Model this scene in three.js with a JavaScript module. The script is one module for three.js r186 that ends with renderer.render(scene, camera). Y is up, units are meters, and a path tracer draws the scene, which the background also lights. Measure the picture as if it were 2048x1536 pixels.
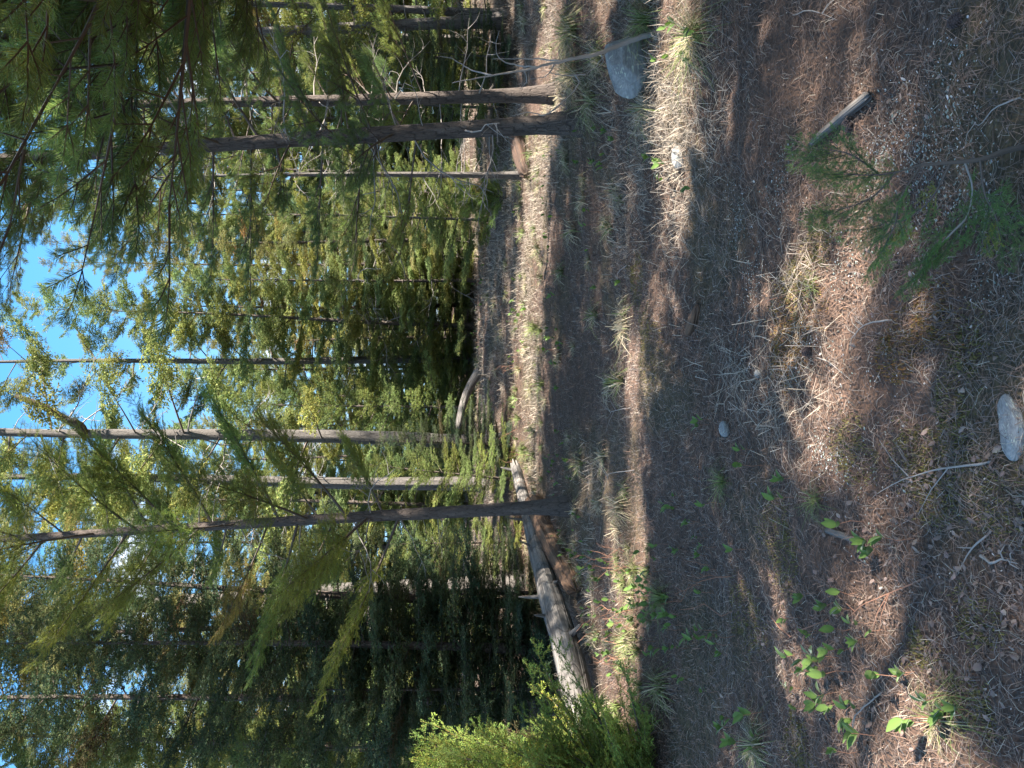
import * as THREE from 'three';
import { mergeGeometries } from 'three/addons/utils/BufferGeometryUtils.js';

// ---------------------------------------------------------------- camera, sky, sun, exposure
const scene = new THREE.Scene();
const FOCAL = 1537, PITCH = 5 * Math.PI / 180, EYE = 1.55;           // focal length in pixels of the 2048 x 1536 photograph
const camera = new THREE.PerspectiveCamera(2 * Math.atan(768 / FOCAL) * 180 / Math.PI, 4 / 3, 0.05, 600);
camera.position.set(0, EYE, 0);
camera.lookAt(0, EYE - Math.sin(PITCH), -Math.cos(PITCH));
camera.rotateZ(-Math.PI / 2);                                         // the phone was held upright, the picture lies on its side
const renderer = new THREE.WebGLRenderer({ antialias: true });
renderer.toneMapping = THREE.LinearToneMapping;
renderer.toneMappingExposure = 5.0;
renderer.shadowMap.enabled = true;

function rng(seed) { let a = seed >>> 0; return () => { a |= 0; a = a + 0x6D2B79F5 | 0; let t = Math.imul(a ^ a >>> 15, 1 | a); t = t + Math.imul(t ^ t >>> 7, 61 | t) ^ t; return ((t ^ t >>> 14) >>> 0) / 4294967296; }; }
const hash = (x, y, s) => { let h = Math.imul(x | 0, 374761393) + Math.imul(y | 0, 668265263) + Math.imul(s | 0, 974634247); h = Math.imul(h ^ h >>> 13, 1274126177); return ((h ^ h >>> 16) >>> 0) / 4294967296; };
function vnoise(x, y, s = 0, px = 0, py = 0) {
  const xi = Math.floor(x), yi = Math.floor(y), f = x - xi, g = y - yi, u = f * f * (3 - 2 * f), v = g * g * (3 - 2 * g);
  const m = (a, p) => p ? ((a % p) + p) % p : a;
  const a = hash(m(xi, px), m(yi, py), s), b = hash(m(xi + 1, px), m(yi, py), s), c = hash(m(xi, px), m(yi + 1, py), s), d = hash(m(xi + 1, px), m(yi + 1, py), s);
  return a + (b - a) * u + (c - a) * v + (a - b - c + d) * u * v;
}
const fbm = (x, y, s, o = 4) => { let t = 0, a = 0.5, n = 0; for (let i = 0; i < o; i++) { t += a * vnoise(x, y, s + i); n += a; a *= 0.5; x *= 2.03; y *= 2.03; } return t / n; };
const clamp = (x, a = 0, b = 1) => Math.min(b, Math.max(a, x));
const smooth = (x, a, b) => { const t = clamp((x - a) / (b - a)); return t * t * (3 - 2 * t); };
const V = (x, y, z) => new THREE.Vector3(x, y, z);

const SUN = V(0.78, 0.77, 0.31).normalize();
{
  const w = 1024, h = 512, data = new Float32Array(w * h * 4);
  for (let j = 0; j < h; j++) {
    const el = ((j + 0.5) / h - 0.5) * Math.PI, y = Math.sin(el), k = Math.pow(clamp(1 - Math.max(0, y)), 3.2);
    for (let i = 0; i < w; i++) {
      const az = ((i + 0.5) / w - 0.5) * 2 * Math.PI, x = Math.cos(el) * Math.cos(az), z = Math.cos(el) * Math.sin(az);
      const glow = Math.pow(clamp(x * SUN.x + y * SUN.y + z * SUN.z), 12) * 0.1;
      let c = [0.025 + 0.14 * k + glow, 0.125 + 0.145 * k + glow, 0.295 + 0.04 * k + glow * 0.9];
      if (y > 0.01) {
        const q = 1.4 / (y + 0.12), n = fbm(x * q * 1.6 + 7, z * q * 2.2 + 3, 90, 5), cl = smooth(n, 0.5, 0.72) * 0.7 * smooth(y, 0.02, 0.12);
        c = c.map((v, n) => v + ([0.44, 0.46, 0.5][n] - v) * cl);
      } else c = [0.1, 0.1, 0.09];
      data.set([...c, 1], (j * w + i) * 4);
    }
  }
  const sky = new THREE.DataTexture(data, w, h, THREE.RGBAFormat, THREE.FloatType);
  sky.mapping = THREE.EquirectangularReflectionMapping; sky.magFilter = THREE.LinearFilter; sky.minFilter = THREE.LinearFilter; sky.needsUpdate = true;
  scene.background = sky; scene.environment = sky;
}
const sun = new THREE.DirectionalLight(0xfff5e8, 5);
sun.position.copy(SUN).multiplyScalar(60); sun.target.position.set(0, 0, -12);
sun.position.add(sun.target.position);
sun.castShadow = true; sun.shadow.mapSize.set(4096, 4096); sun.shadow.radius = 1;
Object.assign(sun.shadow.camera, { left: -35, right: 35, top: 35, bottom: -35, near: 1, far: 160 });
scene.add(sun, sun.target);

// ---------------------------------------------------------------- the ground's height, and photo pixels to places
const MOUNDS = [];
function ground(x, z) {
  const d = -z;
  let y = 0.042 * Math.max(0, d - 12) * smooth(d, 10, 20) - 0.03 * Math.max(0, d - 34);
  y += (fbm(x * 0.35 + 5, z * 0.35, 1, 3) - 0.5) * 0.34 * smooth(Math.hypot(x, z), 1, 7) + (fbm(x * 1.6, z * 1.6, 2, 2) - 0.5) * 0.11;
  for (const [mx, mz, r, h] of MOUNDS) { const q = ((x - mx) ** 2 + (z - mz) ** 2) / (r * r); if (q < 5) y += h * Math.exp(-q * 1.4); }
  return y;
}
const fine = (x, z) => (fbm(x * 7, z * 7, 3, 3) - 0.5) * 0.05;
const gh = (x, z) => ground(x, z) + (z > -22 ? fine(x, z) : 0);
const FWD = V(0, -Math.sin(PITCH), -Math.cos(PITCH)), UPV = V(0, Math.cos(PITCH), -Math.sin(PITCH));
const ray = (px, py) => V((768 - py) / FOCAL, 0, 0).addScaledVector(UPV, (1024 - px) / FOCAL).add(FWD);
const P = (px, py, depth) => { const d = ray(px, py); return d.multiplyScalar(depth / -d.z).add(V(0, EYE, 0)); };
function G(px, py) {                                                  // where a pixel's ray meets the ground
  const d = ray(px, py);
  for (let s = 1.2; s < 60; s += 0.02) { const y = EYE + d.y * s; if (y < gh(d.x * s, d.z * s)) return V(d.x * s, gh(d.x * s, d.z * s), d.z * s); }
  return V(d.x * 40, gh(d.x * 40, d.z * 40), d.z * 40);
}
const onGround = (x, z) => V(x, gh(x, z), z);
const T1B = G(1162, 245);
MOUNDS.push([T1B.x + 0.9, T1B.z + 0.3, 1.3, 0.2], [2.4, -4.2, 1.0, 0.06], [-2.9, -5.2, 1.2, 0.10], [0.6, -10.8, 1.1, 0.05]);

// ---------------------------------------------------------------- names, labels
const taken = {};
function numbered(name) { const n = taken[name] = (taken[name] ?? -1) + 1; return n ? name + '_' + String(n).padStart(3, '0') : name; }
function tag(o, label, category, group, kind) { o.userData.label = label; if (category) o.userData.category = category; if (group) o.userData.group = group; if (kind) o.userData.kind = kind; return o; }
function shadows(o) { o.castShadow = o.receiveShadow = true; return o; }
function mesh(name, geometry, material, parent) { const o = shadows(new THREE.Mesh(geometry, material)); o.name = parent ? name : numbered(name); (parent ?? scene).add(o); return o; }
function thing(name, label, category, at, group) { const o = new THREE.Group(); o.name = numbered(name); o.position.copy(at); scene.add(o); return tag(o, label, category, group); }
function stuffInstances(name, geometry, material, mats, cols, parent, label, category) {
  const o = new THREE.InstancedMesh(geometry, material, mats.length);
  mats.forEach((m, i) => { o.setMatrixAt(i, m); if (cols) o.setColorAt(i, cols[i]); });
  o.name = parent ? name : numbered(name); shadows(o); o.userData.kind = 'stuff'; if (label) tag(o, label, category);
  (parent ?? scene).add(o); return o;
}

// ---------------------------------------------------------------- geometry helpers
class Build {                                                         // loose triangles with vertex colours
  constructor() { this.p = []; this.c = []; this.i = []; }
  get n() { return this.p.length / 3; }
  needle(p, d, len, w, side, col) {
    const k = this.n, m = 0.45 * len;
    this.p.push(p.x, p.y, p.z, p.x + d.x * m + side.x * w, p.y + d.y * m + side.y * w, p.z + d.z * m + side.z * w, p.x + d.x * len, p.y + d.y * len, p.z + d.z * len, p.x + d.x * m - side.x * w, p.y + d.y * m - side.y * w, p.z + d.z * m - side.z * w);
    for (let j = 0; j < 4; j++) this.c.push(...col);
    this.i.push(k, k + 1, k + 2, k, k + 2, k + 3);
  }
  ribbon(pts, ws, side, col) {
    const k = this.n;
    pts.forEach((p, j) => { const w = ws[j]; this.p.push(p.x + side.x * w, p.y + side.y * w, p.z + side.z * w, p.x - side.x * w, p.y - side.y * w, p.z - side.z * w); this.c.push(...col, ...col); });
    for (let j = 0; j < pts.length - 1; j++) { const a = k + 2 * j; this.i.push(a, a + 1, a + 2, a + 1, a + 3, a + 2); }
  }
  stick(a, b, r0, r1, col, sides = 3) {
    const d = b.clone().sub(a).normalize(), u = perp(d), v = d.clone().cross(u), k = this.n;
    for (const [p, r] of [[a, r0], [b, r1]]) for (let j = 0; j < sides; j++) { const t = j / sides * 6.2832, c = Math.cos(t) * r, s = Math.sin(t) * r; this.p.push(p.x + u.x * c + v.x * s, p.y + u.y * c + v.y * s, p.z + u.z * c + v.z * s); this.c.push(...col); }
    for (let j = 0; j < sides; j++) { const a0 = k + j, a1 = k + (j + 1) % sides; this.i.push(a0, a1, a0 + sides, a1, a1 + sides, a0 + sides); }
  }
  done() {
    const g = new THREE.BufferGeometry();
    g.setAttribute('position', new THREE.Float32BufferAttribute(this.p, 3)); g.setAttribute('color', new THREE.Float32BufferAttribute(this.c, 3)); g.setIndex(this.i);
    return g;
  }
}
function perp(d) { const a = Math.abs(d.y) < 0.9 ? V(0, 1, 0) : V(1, 0, 0); return a.cross(d).normalize(); }
// a tube through points, radius per point, optional relief(theta, metres along, point number) in metres, closed at its ends
function tube(pts, radii, sides = 8, relief, caps = true) {
  const pos = [], uv = [], idx = []; let along = 0, u = null;
  const n = pts.length, dirs = pts.map((p, i) => pts[Math.min(n - 1, i + 1)].clone().sub(pts[Math.max(0, i - 1)]).normalize());
  const r00 = radii[0];
  for (let i = 0; i < n; i++) {
    u = u ? u.addScaledVector(dirs[i], -u.dot(dirs[i])).normalize() : perp(dirs[i]);
    const v = dirs[i].clone().cross(u);
    if (i) along += pts[i].distanceTo(pts[i - 1]);
    for (let j = 0; j <= sides; j++) {
      const t = j / sides * 2 * Math.PI, r = radii[i] + (relief ? relief(j === sides ? 0 : t, along, i) : 0);
      pos.push(pts[i].x + (u.x * Math.cos(t) + v.x * Math.sin(t)) * r, pts[i].y + (u.y * Math.cos(t) + v.y * Math.sin(t)) * r, pts[i].z + (u.z * Math.cos(t) + v.z * Math.sin(t)) * r);
      uv.push(j / sides * Math.max(1, Math.round(6.2832 * r00 / 0.4)) * 0.4, along);
    }
  }
  const q = sides + 1;
  for (let i = 0; i < n - 1; i++) for (let j = 0; j < sides; j++) { const a = i * q + j; idx.push(a, a + 1, a + q, a + 1, a + q + 1, a + q); }
  if (caps) for (const e of [0, n - 1]) {
    const k = pos.length / 3; pos.push(pts[e].x, pts[e].y, pts[e].z); uv.push(0.1, 0.1);
    for (let j = 0; j < sides; j++) e ? idx.push(e * q + j, e * q + j + 1, k) : idx.push(j + 1, j, k);
  }
  const g = new THREE.BufferGeometry();
  g.setAttribute('position', new THREE.Float32BufferAttribute(pos, 3)); g.setAttribute('uv', new THREE.Float32BufferAttribute(uv, 2)); g.setIndex(idx); g.computeVertexNormals();
  return g;
}
function tint(g, f) {                                                 // vertex colours from a function of position
  const p = g.attributes.position, c = new Float32Array(p.count * 3);
  for (let i = 0; i < p.count; i++) c.set(f(p.getX(i), p.getY(i), p.getZ(i), i), i * 3);
  g.setAttribute('color', new THREE.BufferAttribute(c, 3)); return g;
}
function tex(w, h, f, srgb = true) {
  const d = new Uint8Array(w * h * 4);
  for (let j = 0; j < h; j++) for (let i = 0; i < w; i++) { const c = f(i / w, j / h); d.set([c[0] * 255, c[1] * 255, c[2] * 255, 255].map((x) => clamp(x, 0, 255)), (j * w + i) * 4); }
  const t = new THREE.DataTexture(d, w, h); t.wrapS = t.wrapT = THREE.RepeatWrapping; t.magFilter = THREE.LinearFilter; t.minFilter = THREE.LinearMipmapLinearFilter; t.generateMipmaps = true;
  if (srgb) t.colorSpace = THREE.SRGBColorSpace; t.needsUpdate = true; return t;
}

// ---------------------------------------------------------------- materials
const pn = (u, v, a, b, s) => vnoise(u * a, v * b, s, a, b);
const barkH = (u, v) => { const plate = Math.abs(pn(u, v, 9, 14, 11) - 0.5) * 2, crack = smooth(Math.abs(pn(u + 0.06 * pn(u, v, 6, 12, 15), v, 11, 7, 12) - 0.5), 0, 0.11); return clamp(0.55 * crack + 0.25 * plate + 0.25 * pn(u, v, 40, 60, 13)); };
const barkMap = (dark, light) => tex(256, 512, (u, v) => { const h = barkH(u, v), k = 0.35 * pn(u, v, 5, 4, 21) + 0.65 * h, g = 0.86 + 0.28 * pn(u, v, 70, 90, 22); return dark.map((d, i) => (d + (light[i] - d) * k) * g); });
const barkBump = tex(256, 512, (u, v) => { const h = barkH(u, v); return [h, h, h]; }, false);
for (const t of [barkBump]) t.repeat.set(1 / 0.4, 1 / 0.8);
function barkMat(dark, light, bump = 0.012) { const map = barkMap(dark, light); map.repeat.set(1 / 0.4, 1 / 0.8); return new THREE.MeshStandardMaterial({ map, bumpMap: barkBump, bumpScale: bump, roughness: 0.92 }); }
// a needle's colour is what it reflects plus what it lets through, about half each
const M = {
  bark: barkMat([0.17, 0.145, 0.135], [0.42, 0.38, 0.35]),
  barkGrey: barkMat([0.17, 0.16, 0.15], [0.45, 0.43, 0.41], 0.010),
  twig: new THREE.MeshStandardMaterial({ color: new THREE.Color().setRGB(0.10, 0.08, 0.065), roughness: 0.9 }),
  deadTwig: new THREE.MeshStandardMaterial({ color: new THREE.Color().setRGB(0.26, 0.235, 0.21), roughness: 0.9 }),
  redTwig: new THREE.MeshStandardMaterial({ color: new THREE.Color().setRGB(0.24, 0.12, 0.075), roughness: 0.8 }),
  needles: new THREE.MeshPhysicalMaterial({ vertexColors: true, roughness: 1, transmission: 0.5, thickness: 0, specularIntensity: 0.5, side: THREE.DoubleSide }),
  needlesFar: new THREE.MeshPhysicalMaterial({ vertexColors: true, roughness: 1, transmission: 0.36, thickness: 0, specularIntensity: 0.3, side: THREE.DoubleSide }),
  litter: new THREE.MeshStandardMaterial({ vertexColors: true, roughness: 0.8, side: THREE.DoubleSide }),
  leaf: new THREE.MeshPhysicalMaterial({ vertexColors: true, roughness: 1, transmission: 0.4, thickness: 0, side: THREE.DoubleSide }),
};

// ---------------------------------------------------------------- sprays of needles, shared by all trees
function firSpray(seed, { len = 0.42, step = 0.0045, needle = 0.02, width = 0.0011, flat = 0.35, green = [0.045, 0.085, 0.022], bark = [0.10, 0.075, 0.05], sides = 6, droop = 0.1, level = 0 } = {}) {
  const R = rng(seed), B = new Build(), twigs = [];
  const main = (t) => V(len * t, -droop * len * t * t, 0.03 * len * Math.sin(t * 5 + seed));
  twigs.push([0, 1].map(() => 0)); twigs.length = 0;
  const N = 8; for (let i = 0; i < N; i++) twigs.push([main(i / N), main((i + 1) / N), i === N - 1]);
  for (let i = 0; i < N; i++) B.stick(main(i / N), main((i + 1) / N), 0.0035 * (1 - i / N) + 0.001, 0.0035 * (1 - (i + 1) / N) + 0.0008, bark);
  for (let k = 0; k < sides; k++) for (const s of [-1, 1]) {
    const t = 0.08 + 0.84 * (k + 0.5 * R()) / sides, a = main(t), L = ((1 - t) * 0.55 + 0.13) * len * (0.8 + 0.4 * R()), ang = (0.75 + 0.3 * R()) * s;
    const d = V(Math.cos(ang), (R() - 0.55) * flat, Math.sin(ang)).normalize(), b = a.clone().addScaledVector(d, L).add(V(0.1 * L, -0.1 * L, 0));
    twigs.push([a, b, true]); B.stick(a, b, 0.0018, 0.0008, bark);
    if (L > 0.1) for (const q of [-1, 1]) { const c = a.clone().lerp(b, 0.35 + 0.3 * R()), e = V(Math.cos(ang + q * 0.7), (R() - 0.6) * flat * 1.4, Math.sin(ang + q * 0.7)).normalize().multiplyScalar(L * 0.48).add(c); twigs.push([c, e, true]); }
  }
  for (const [a, b, end] of twigs) {
    const d = b.clone().sub(a), L = d.length(); d.normalize();
    const side = V(-d.z, 0, d.x).normalize(), up = side.clone().cross(d).multiplyScalar(-1).normalize(), tone = 0.75 + 0.5 * R();
    for (let s = 0; s < L; s += step) for (const q of [-1, 1]) {
      const lift = (R() - 0.3) * 1.1, nd = d.clone().multiplyScalar(0.45 + 0.3 * R()).addScaledVector(side, q * (0.85 - 0.4 * R())).addScaledVector(up, lift).normalize();
      const k = tone * (0.8 + 0.4 * R()), roll = perp(nd).applyAxisAngle(nd, R() < level ? (R() - 0.5) * 0.9 : R() * 3.1416);
      B.needle(a.clone().addScaledVector(d, s), nd, needle * (0.7 + 0.5 * R()) * (s > L - 0.02 && end ? 0.8 : 1), width, roll, [green[0] * k * (0.9 + 0.35 * R()), green[1] * k, green[2] * k]);
    }
  }
  return B.done();
}
function pineSpray(seed, { len = 0.38, step = 0.003, needle = 0.046, width = 0.0011, green = [0.13, 0.21, 0.056], bark = [0.12, 0.095, 0.075] } = {}) {
  const R = rng(seed), B = new Build(), shoots = [];
  const tip = V(len * 0.62, 0.02 * len, 0); B.stick(V(0, 0, 0), tip, 0.0042, 0.0028, bark, 4);
  const add = (a, d, L) => { const b = a.clone().addScaledVector(d, L * 0.6), c = b.clone().addScaledVector(d.clone().add(V(0, 0.22, 0)).normalize(), L * 0.4); B.stick(a, b, 0.0028, 0.0022, bark); B.stick(b, c, 0.0022, 0.0016, bark); shoots.push([a, b, 0.3], [b, c, 0]); };
  add(tip, V(1, 0.12, 0.1 * (R() - 0.5)).normalize(), len * 0.5);
  for (const s of [-1, 1]) add(tip.clone().multiplyScalar(0.93 + 0.06 * R()), V(Math.cos(0.7), 0.1 + 0.2 * R(), s * Math.sin(0.7)).normalize(), len * (0.3 + 0.15 * R()));
  for (const s of [-1, 1]) if (R() < 0.8) add(tip.clone().multiplyScalar(0.45 + 0.2 * R()), V(Math.cos(0.85), 0.25 * (R() - 0.3), s * Math.sin(0.85)).normalize(), len * (0.28 + 0.2 * R()));
  for (const [a, b, from] of shoots) {
    const d = b.clone().sub(a), L = d.length(); d.normalize(); const u = perp(d), tone = 0.8 + 0.4 * R();
    for (let s = L * from; s <= L; s += step) for (let q = 0; q < 4; q++) {
      const r = u.clone().applyAxisAngle(d, R() * 6.2832), nd = d.clone().multiplyScalar(0.55 + 0.35 * R()).addScaledVector(r, 0.75).add(V(0, 0.12, 0)).normalize(), k = tone * (0.75 + 0.5 * R());
      B.needle(a.clone().addScaledVector(d, s), nd, needle * (0.7 + 0.45 * R()), width, perp(nd).applyAxisAngle(nd, R() * 3.1416), [green[0] * k * (0.9 + 0.4 * R()), green[1] * k, green[2] * k]);
    }
  }
  return B.done();
}
const SPRAY = {
  pine: [11, 12, 13].map((s) => pineSpray(s)),
  fir: [21, 22, 23].map((s) => firSpray(s, { green: [0.15, 0.235, 0.046], needle: 0.022, step: 0.0042, width: 0.0012, sides: 5, droop: -0.12, flat: 0.5 })),
  firMid: firSpray(27, { step: 0.018, width: 0.0042, needle: 0.034, len: 0.40, sides: 4, droop: -0.1, flat: 0.5, level: 0.1, green: [0.15, 0.23, 0.07] }),
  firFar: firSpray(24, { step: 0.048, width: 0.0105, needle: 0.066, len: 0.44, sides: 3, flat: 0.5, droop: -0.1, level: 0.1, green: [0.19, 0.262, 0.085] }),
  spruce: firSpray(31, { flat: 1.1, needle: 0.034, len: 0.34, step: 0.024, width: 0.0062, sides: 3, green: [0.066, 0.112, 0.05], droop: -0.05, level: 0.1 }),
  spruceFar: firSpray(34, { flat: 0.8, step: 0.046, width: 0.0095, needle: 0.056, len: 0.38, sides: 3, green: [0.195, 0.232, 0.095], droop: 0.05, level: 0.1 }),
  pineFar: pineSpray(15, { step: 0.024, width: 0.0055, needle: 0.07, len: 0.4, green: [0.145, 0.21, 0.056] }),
};

// ---------------------------------------------------------------- trees
const FR = new THREE.Matrix4();
function frame(at, dir, up, s) {
  const x = dir.clone().normalize(), z = x.clone().cross(up).normalize(), y = z.clone().cross(x);
  return new THREE.Matrix4().makeBasis(x.multiplyScalar(s), y.multiplyScalar(s), z.multiplyScalar(s)).setPosition(at);
}
function trunkShape(H, r0, seed, sides = 12, bend = 0.04, cut) {
  const R = rng(seed), n = Math.max(8, Math.round(H / 0.45)), pts = [], rad = [], a = R() * 6, b = R() * 6;
  const c = (h) => V(bend * Math.sin(h * 0.5 + a), h, bend * Math.sin(h * 0.43 + b));
  const o = c(0);
  for (let i = 0; i <= n; i++) {
    const t = i / n, h = -0.15 + (H + 0.15) * Math.pow(t, 1.15);
    pts.push(c(h).sub(V(o.x, 0, o.z))); rad.push(Math.max(0.004, r0 * (Math.pow(1 - t, 0.85) * 0.93 + 0.02) + r0 * 0.8 * Math.exp(-Math.max(0, h + 0.1) * 4.5)) * (cut && t > cut ? 0.02 : 1));
  }
  const g = tube(pts, rad, sides, (t, l, i) => rad[i] * 0.14 * (vnoise(Math.cos(t) * 1.7 + 9, l * 1.5 + Math.sin(t) * 1.7, seed) - 0.5) + rad[i] * 0.22 * Math.exp(-l * 3.5) * Math.sin(t * 4 + a));
  const at = (h) => c(h).sub(V(o.x, 0, o.z)), radius = (h) => r0 * Math.pow(clamp(1 - h / H, 0.001), 0.85);
  return { g, at, radius };
}
function limbCurve(R, start, az, L, pitch, sag) {
  const out = V(Math.cos(az), 0, Math.sin(az)), side = V(-out.z, 0, out.x), wob = (R() - 0.5) * 0.3, pts = [];
  for (let i = 0; i <= 5; i++) { const t = i / 5; pts.push(start.clone().addScaledVector(out, L * t * Math.cos(pitch)).addScaledVector(side, wob * L * t * t).add(V(0, L * (t * Math.sin(pitch) - sag * t * t + 0.4 * sag * t * t * t), 0))); }
  return pts;
}
const along = (pts, t) => { const k = clamp(t, 0, 0.9999) * (pts.length - 1), i = Math.floor(k); return pts[i].clone().lerp(pts[i + 1], k - i); };
function deadBranch(R, L, r) {                                        // a bare, kinked branch with side twigs, along +x
  const parts = [], pts = [V(-r, 0, 0)]; let d = V(1, (R() - 0.4) * 0.5, (R() - 0.5) * 0.3).normalize(), p = V(0, 0, 0);
  for (let i = 0; i < 5; i++) { pts.push(p.clone()); p = p.clone().addScaledVector(d, L / 5); d = d.clone().add(V((R() - 0.5) * 0.5, (R() - 0.5) * 0.6, (R() - 0.5) * 0.6)).normalize(); }
  pts.push(p);
  parts.push(tube(pts, pts.map((_, i) => r * (1 - 0.8 * i / 6)), 5, null, false));
  for (let k = 0; k < 3 + Math.floor(R() * 4); k++) {
    const a = along(pts, 0.3 + 0.65 * R()), q = [a]; let e = V(0.7, (R() - 0.5) * 1.4, (R() - 0.5) * 1.6).normalize();
    for (let i = 0; i < 3; i++) { q.push(q[i].clone().addScaledVector(e, L * (0.06 + 0.09 * R()))); e = e.clone().add(V((R() - 0.5) * 0.8, (R() - 0.5) * 0.8, (R() - 0.5) * 0.8)).normalize(); }
    parts.push(tube(q, [r * 0.4, r * 0.3, r * 0.2, r * 0.1], 4, null, false));
  }
  return mergeGeometries(parts);
}
const DEAD = Array.from({ length: 8 }, (_, i) => deadBranch(rng(700 + i), 0.8, 0.010));

// limbs from height c0 to c1 round an axis, with places for sprays along them
function grow(R, o, axis) {
  const mats = [], cols = [], limbs = [], [c0, c1, rad] = o.crown, prof = o.profile ?? ((k) => Math.pow(1 - k, 0.8) * 0.94 + 0.05), base = o.tone ?? [1, 1, 1];
  let az = R() * 6.28;
  for (let h = c0; h < c1; h += (o.spacing ?? 0.18) * (0.6 + 0.8 * R())) {
    az += 2.4 + (R() - 0.5) * 1.1;
    const k = (h - c0) / (c1 - c0), L = Math.max(0.18, rad * prof(k) * (0.6 + 0.55 * R()) * (o.reach ? o.reach(az) : 1));
    if (o.keep && !o.keep(h, az, R)) continue;
    const pitch = (o.pitch ?? ((q) => 0.05 + 0.65 * q))(k) + (R() - 0.5) * 0.35;
    const pts = limbCurve(R, axis(h), az, L, pitch, o.sag ?? 0.02), r = 0.005 + 0.008 * L;
    limbs.push(tube(pts, pts.map((_, i) => r * (1 - 0.85 * i / 5)), o.near ? 6 : 4, null, false));
    const bare = (o.gap ?? 0.2) * (0.6 + 0.8 * R()), tone = 0.75 + 0.5 * R(), yellow = R(), dead = R() < (o.brown ?? 0.02);
    const n = Math.max(2, Math.round(L * (1 - bare) / (o.every ?? 0.12)));
    for (let i = 0; i <= n; i++) {
      const q = bare + (1 - bare) * i / n, at = along(pts, q), d = along(pts, Math.min(1, q + 0.08)).sub(along(pts, Math.max(0, q - 0.08))).normalize();
      const s = i === n ? 0 : (i % 2 ? 1 : -1), up = V((R() - 0.5) * 0.6, 1, (R() - 0.5) * 0.6);
      const dir = d.clone().applyAxisAngle(V(0, 1, 0), s * (0.5 + 0.4 * R())); dir.y += (R() - 0.4) * (o.hang ?? 0.35);
      mats.push(frame(at, dir, up, (o.size ?? 1) * (0.72 + 0.5 * R()) * (i === n ? 1 : 0.62 + 0.6 * Math.min(1, (1 - q) * L * 1.6))));
      const m = tone * (0.85 + 0.3 * R());
      cols.push(dead ? new THREE.Color().setRGB(1.7 * m, 0.95 * m, 0.9 * m) : new THREE.Color().setRGB(base[0] * m * (0.9 + 0.4 * yellow), base[1] * m, base[2] * m * (1.15 - 0.4 * yellow)));
    }
  }
  return { mats, cols, limbs };
}
function bake(geo, mats, cols) {                                      // one mesh out of many placed sprays
  const n = geo.attributes.position.count, P0 = geo.attributes.position.array, C0 = geo.attributes.color.array, I0 = geo.index.array, pos = new Float32Array(n * 3 * mats.length), col = new Float32Array(n * 3 * mats.length), idx = new Uint32Array(I0.length * mats.length);
  mats.forEach((m, k) => {
    const e = m.elements, c = cols[k];
    for (let i = 0, q = k * n * 3; i < n * 3; i += 3, q += 3) {
      const x = P0[i], y = P0[i + 1], z = P0[i + 2];
      pos[q] = e[0] * x + e[4] * y + e[8] * z + e[12]; pos[q + 1] = e[1] * x + e[5] * y + e[9] * z + e[13]; pos[q + 2] = e[2] * x + e[6] * y + e[10] * z + e[14];
      col[q] = C0[i] * c.r; col[q + 1] = C0[i + 1] * c.g; col[q + 2] = C0[i + 2] * c.b;
    }
    for (let i = 0, q = k * I0.length; i < I0.length; i++) idx[q + i] = I0[i] + k * n;
  });
  const g = new THREE.BufferGeometry(); g.setAttribute('position', new THREE.BufferAttribute(pos, 3)); g.setAttribute('color', new THREE.BufferAttribute(col, 3)); g.setIndex(new THREE.BufferAttribute(idx, 1)); return g;
}
let triangles = 0;
function crownOf(seed, spray, H, rad, o) {                            // a crown shared by many trees, from its foot at 0 to its tip at H
  const { mats, cols, limbs } = grow(rng(seed), { crown: [0, H, rad], ...o }, (h) => V(0, h, 0)), crown = bake(SPRAY[spray], mats, cols);
  triangles += crown.index.count / 3;
  return { crown, branches: mergeGeometries(limbs), H, rad };
}
function tree(o) {
  const R = rng(o.seed), t = thing(o.name, o.label, o.category ?? 'tree', o.base, o.group);
  if (o.lean) t.quaternion.setFromUnitVectors(V(0, 1, 0), o.lean);
  const T = trunkShape(o.H, o.r0, o.seed, o.sides ?? 10, o.bend ?? 0.04);
  mesh('trunk', T.g, o.bark ?? M.bark, t);
  const [c0, c1, rad] = o.crown;
  if (o.of) {                                                         // a shared crown
    const k = rad / o.of.rad, turn = R() * 6.28, at = T.at((c0 + c1) / 2), m = M.needlesFar;
    for (const [n, g, x] of [['branches', o.of.branches, M.twig], ['crown', o.of.crown, m]]) { const q = mesh(n, g, x, t); q.position.set(at.x, c0, at.z); q.scale.set(k, (c1 - c0) / o.of.H, k); q.rotation.y = turn; q.userData.kind = 'stuff'; }
  } else {
    const { mats, cols, limbs } = grow(R, o, T.at), kinds = SPRAY[o.spray];
    limbs.forEach((g) => mesh('branch', g, o.limbMat ?? M.twig, t));
    stuffInstances('crown', kinds[o.seed % kinds.length], M.needles, mats, cols, t);
  }
  for (let i = 0; i < (o.dead ?? 0); i++) {
    const [a, b] = o.deadFrom ?? [0.6, c0 + 2], h = a + (b - a) * R(), z = R() * 6.28, m = mesh('dead_branch', DEAD[Math.floor(R() * 8)], M.deadTwig, t), s = (o.deadSize ?? 1) * (0.5 + 0.9 * R());
    const d = V(Math.cos(z), (R() - 0.55) * 0.7, Math.sin(z));
    m.applyMatrix4(frame(T.at(h).addScaledVector(V(Math.cos(z), 0, Math.sin(z)), T.radius(h) * 0.7), d, V(0, 1, 0), s));
  }
  return t;
}
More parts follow.
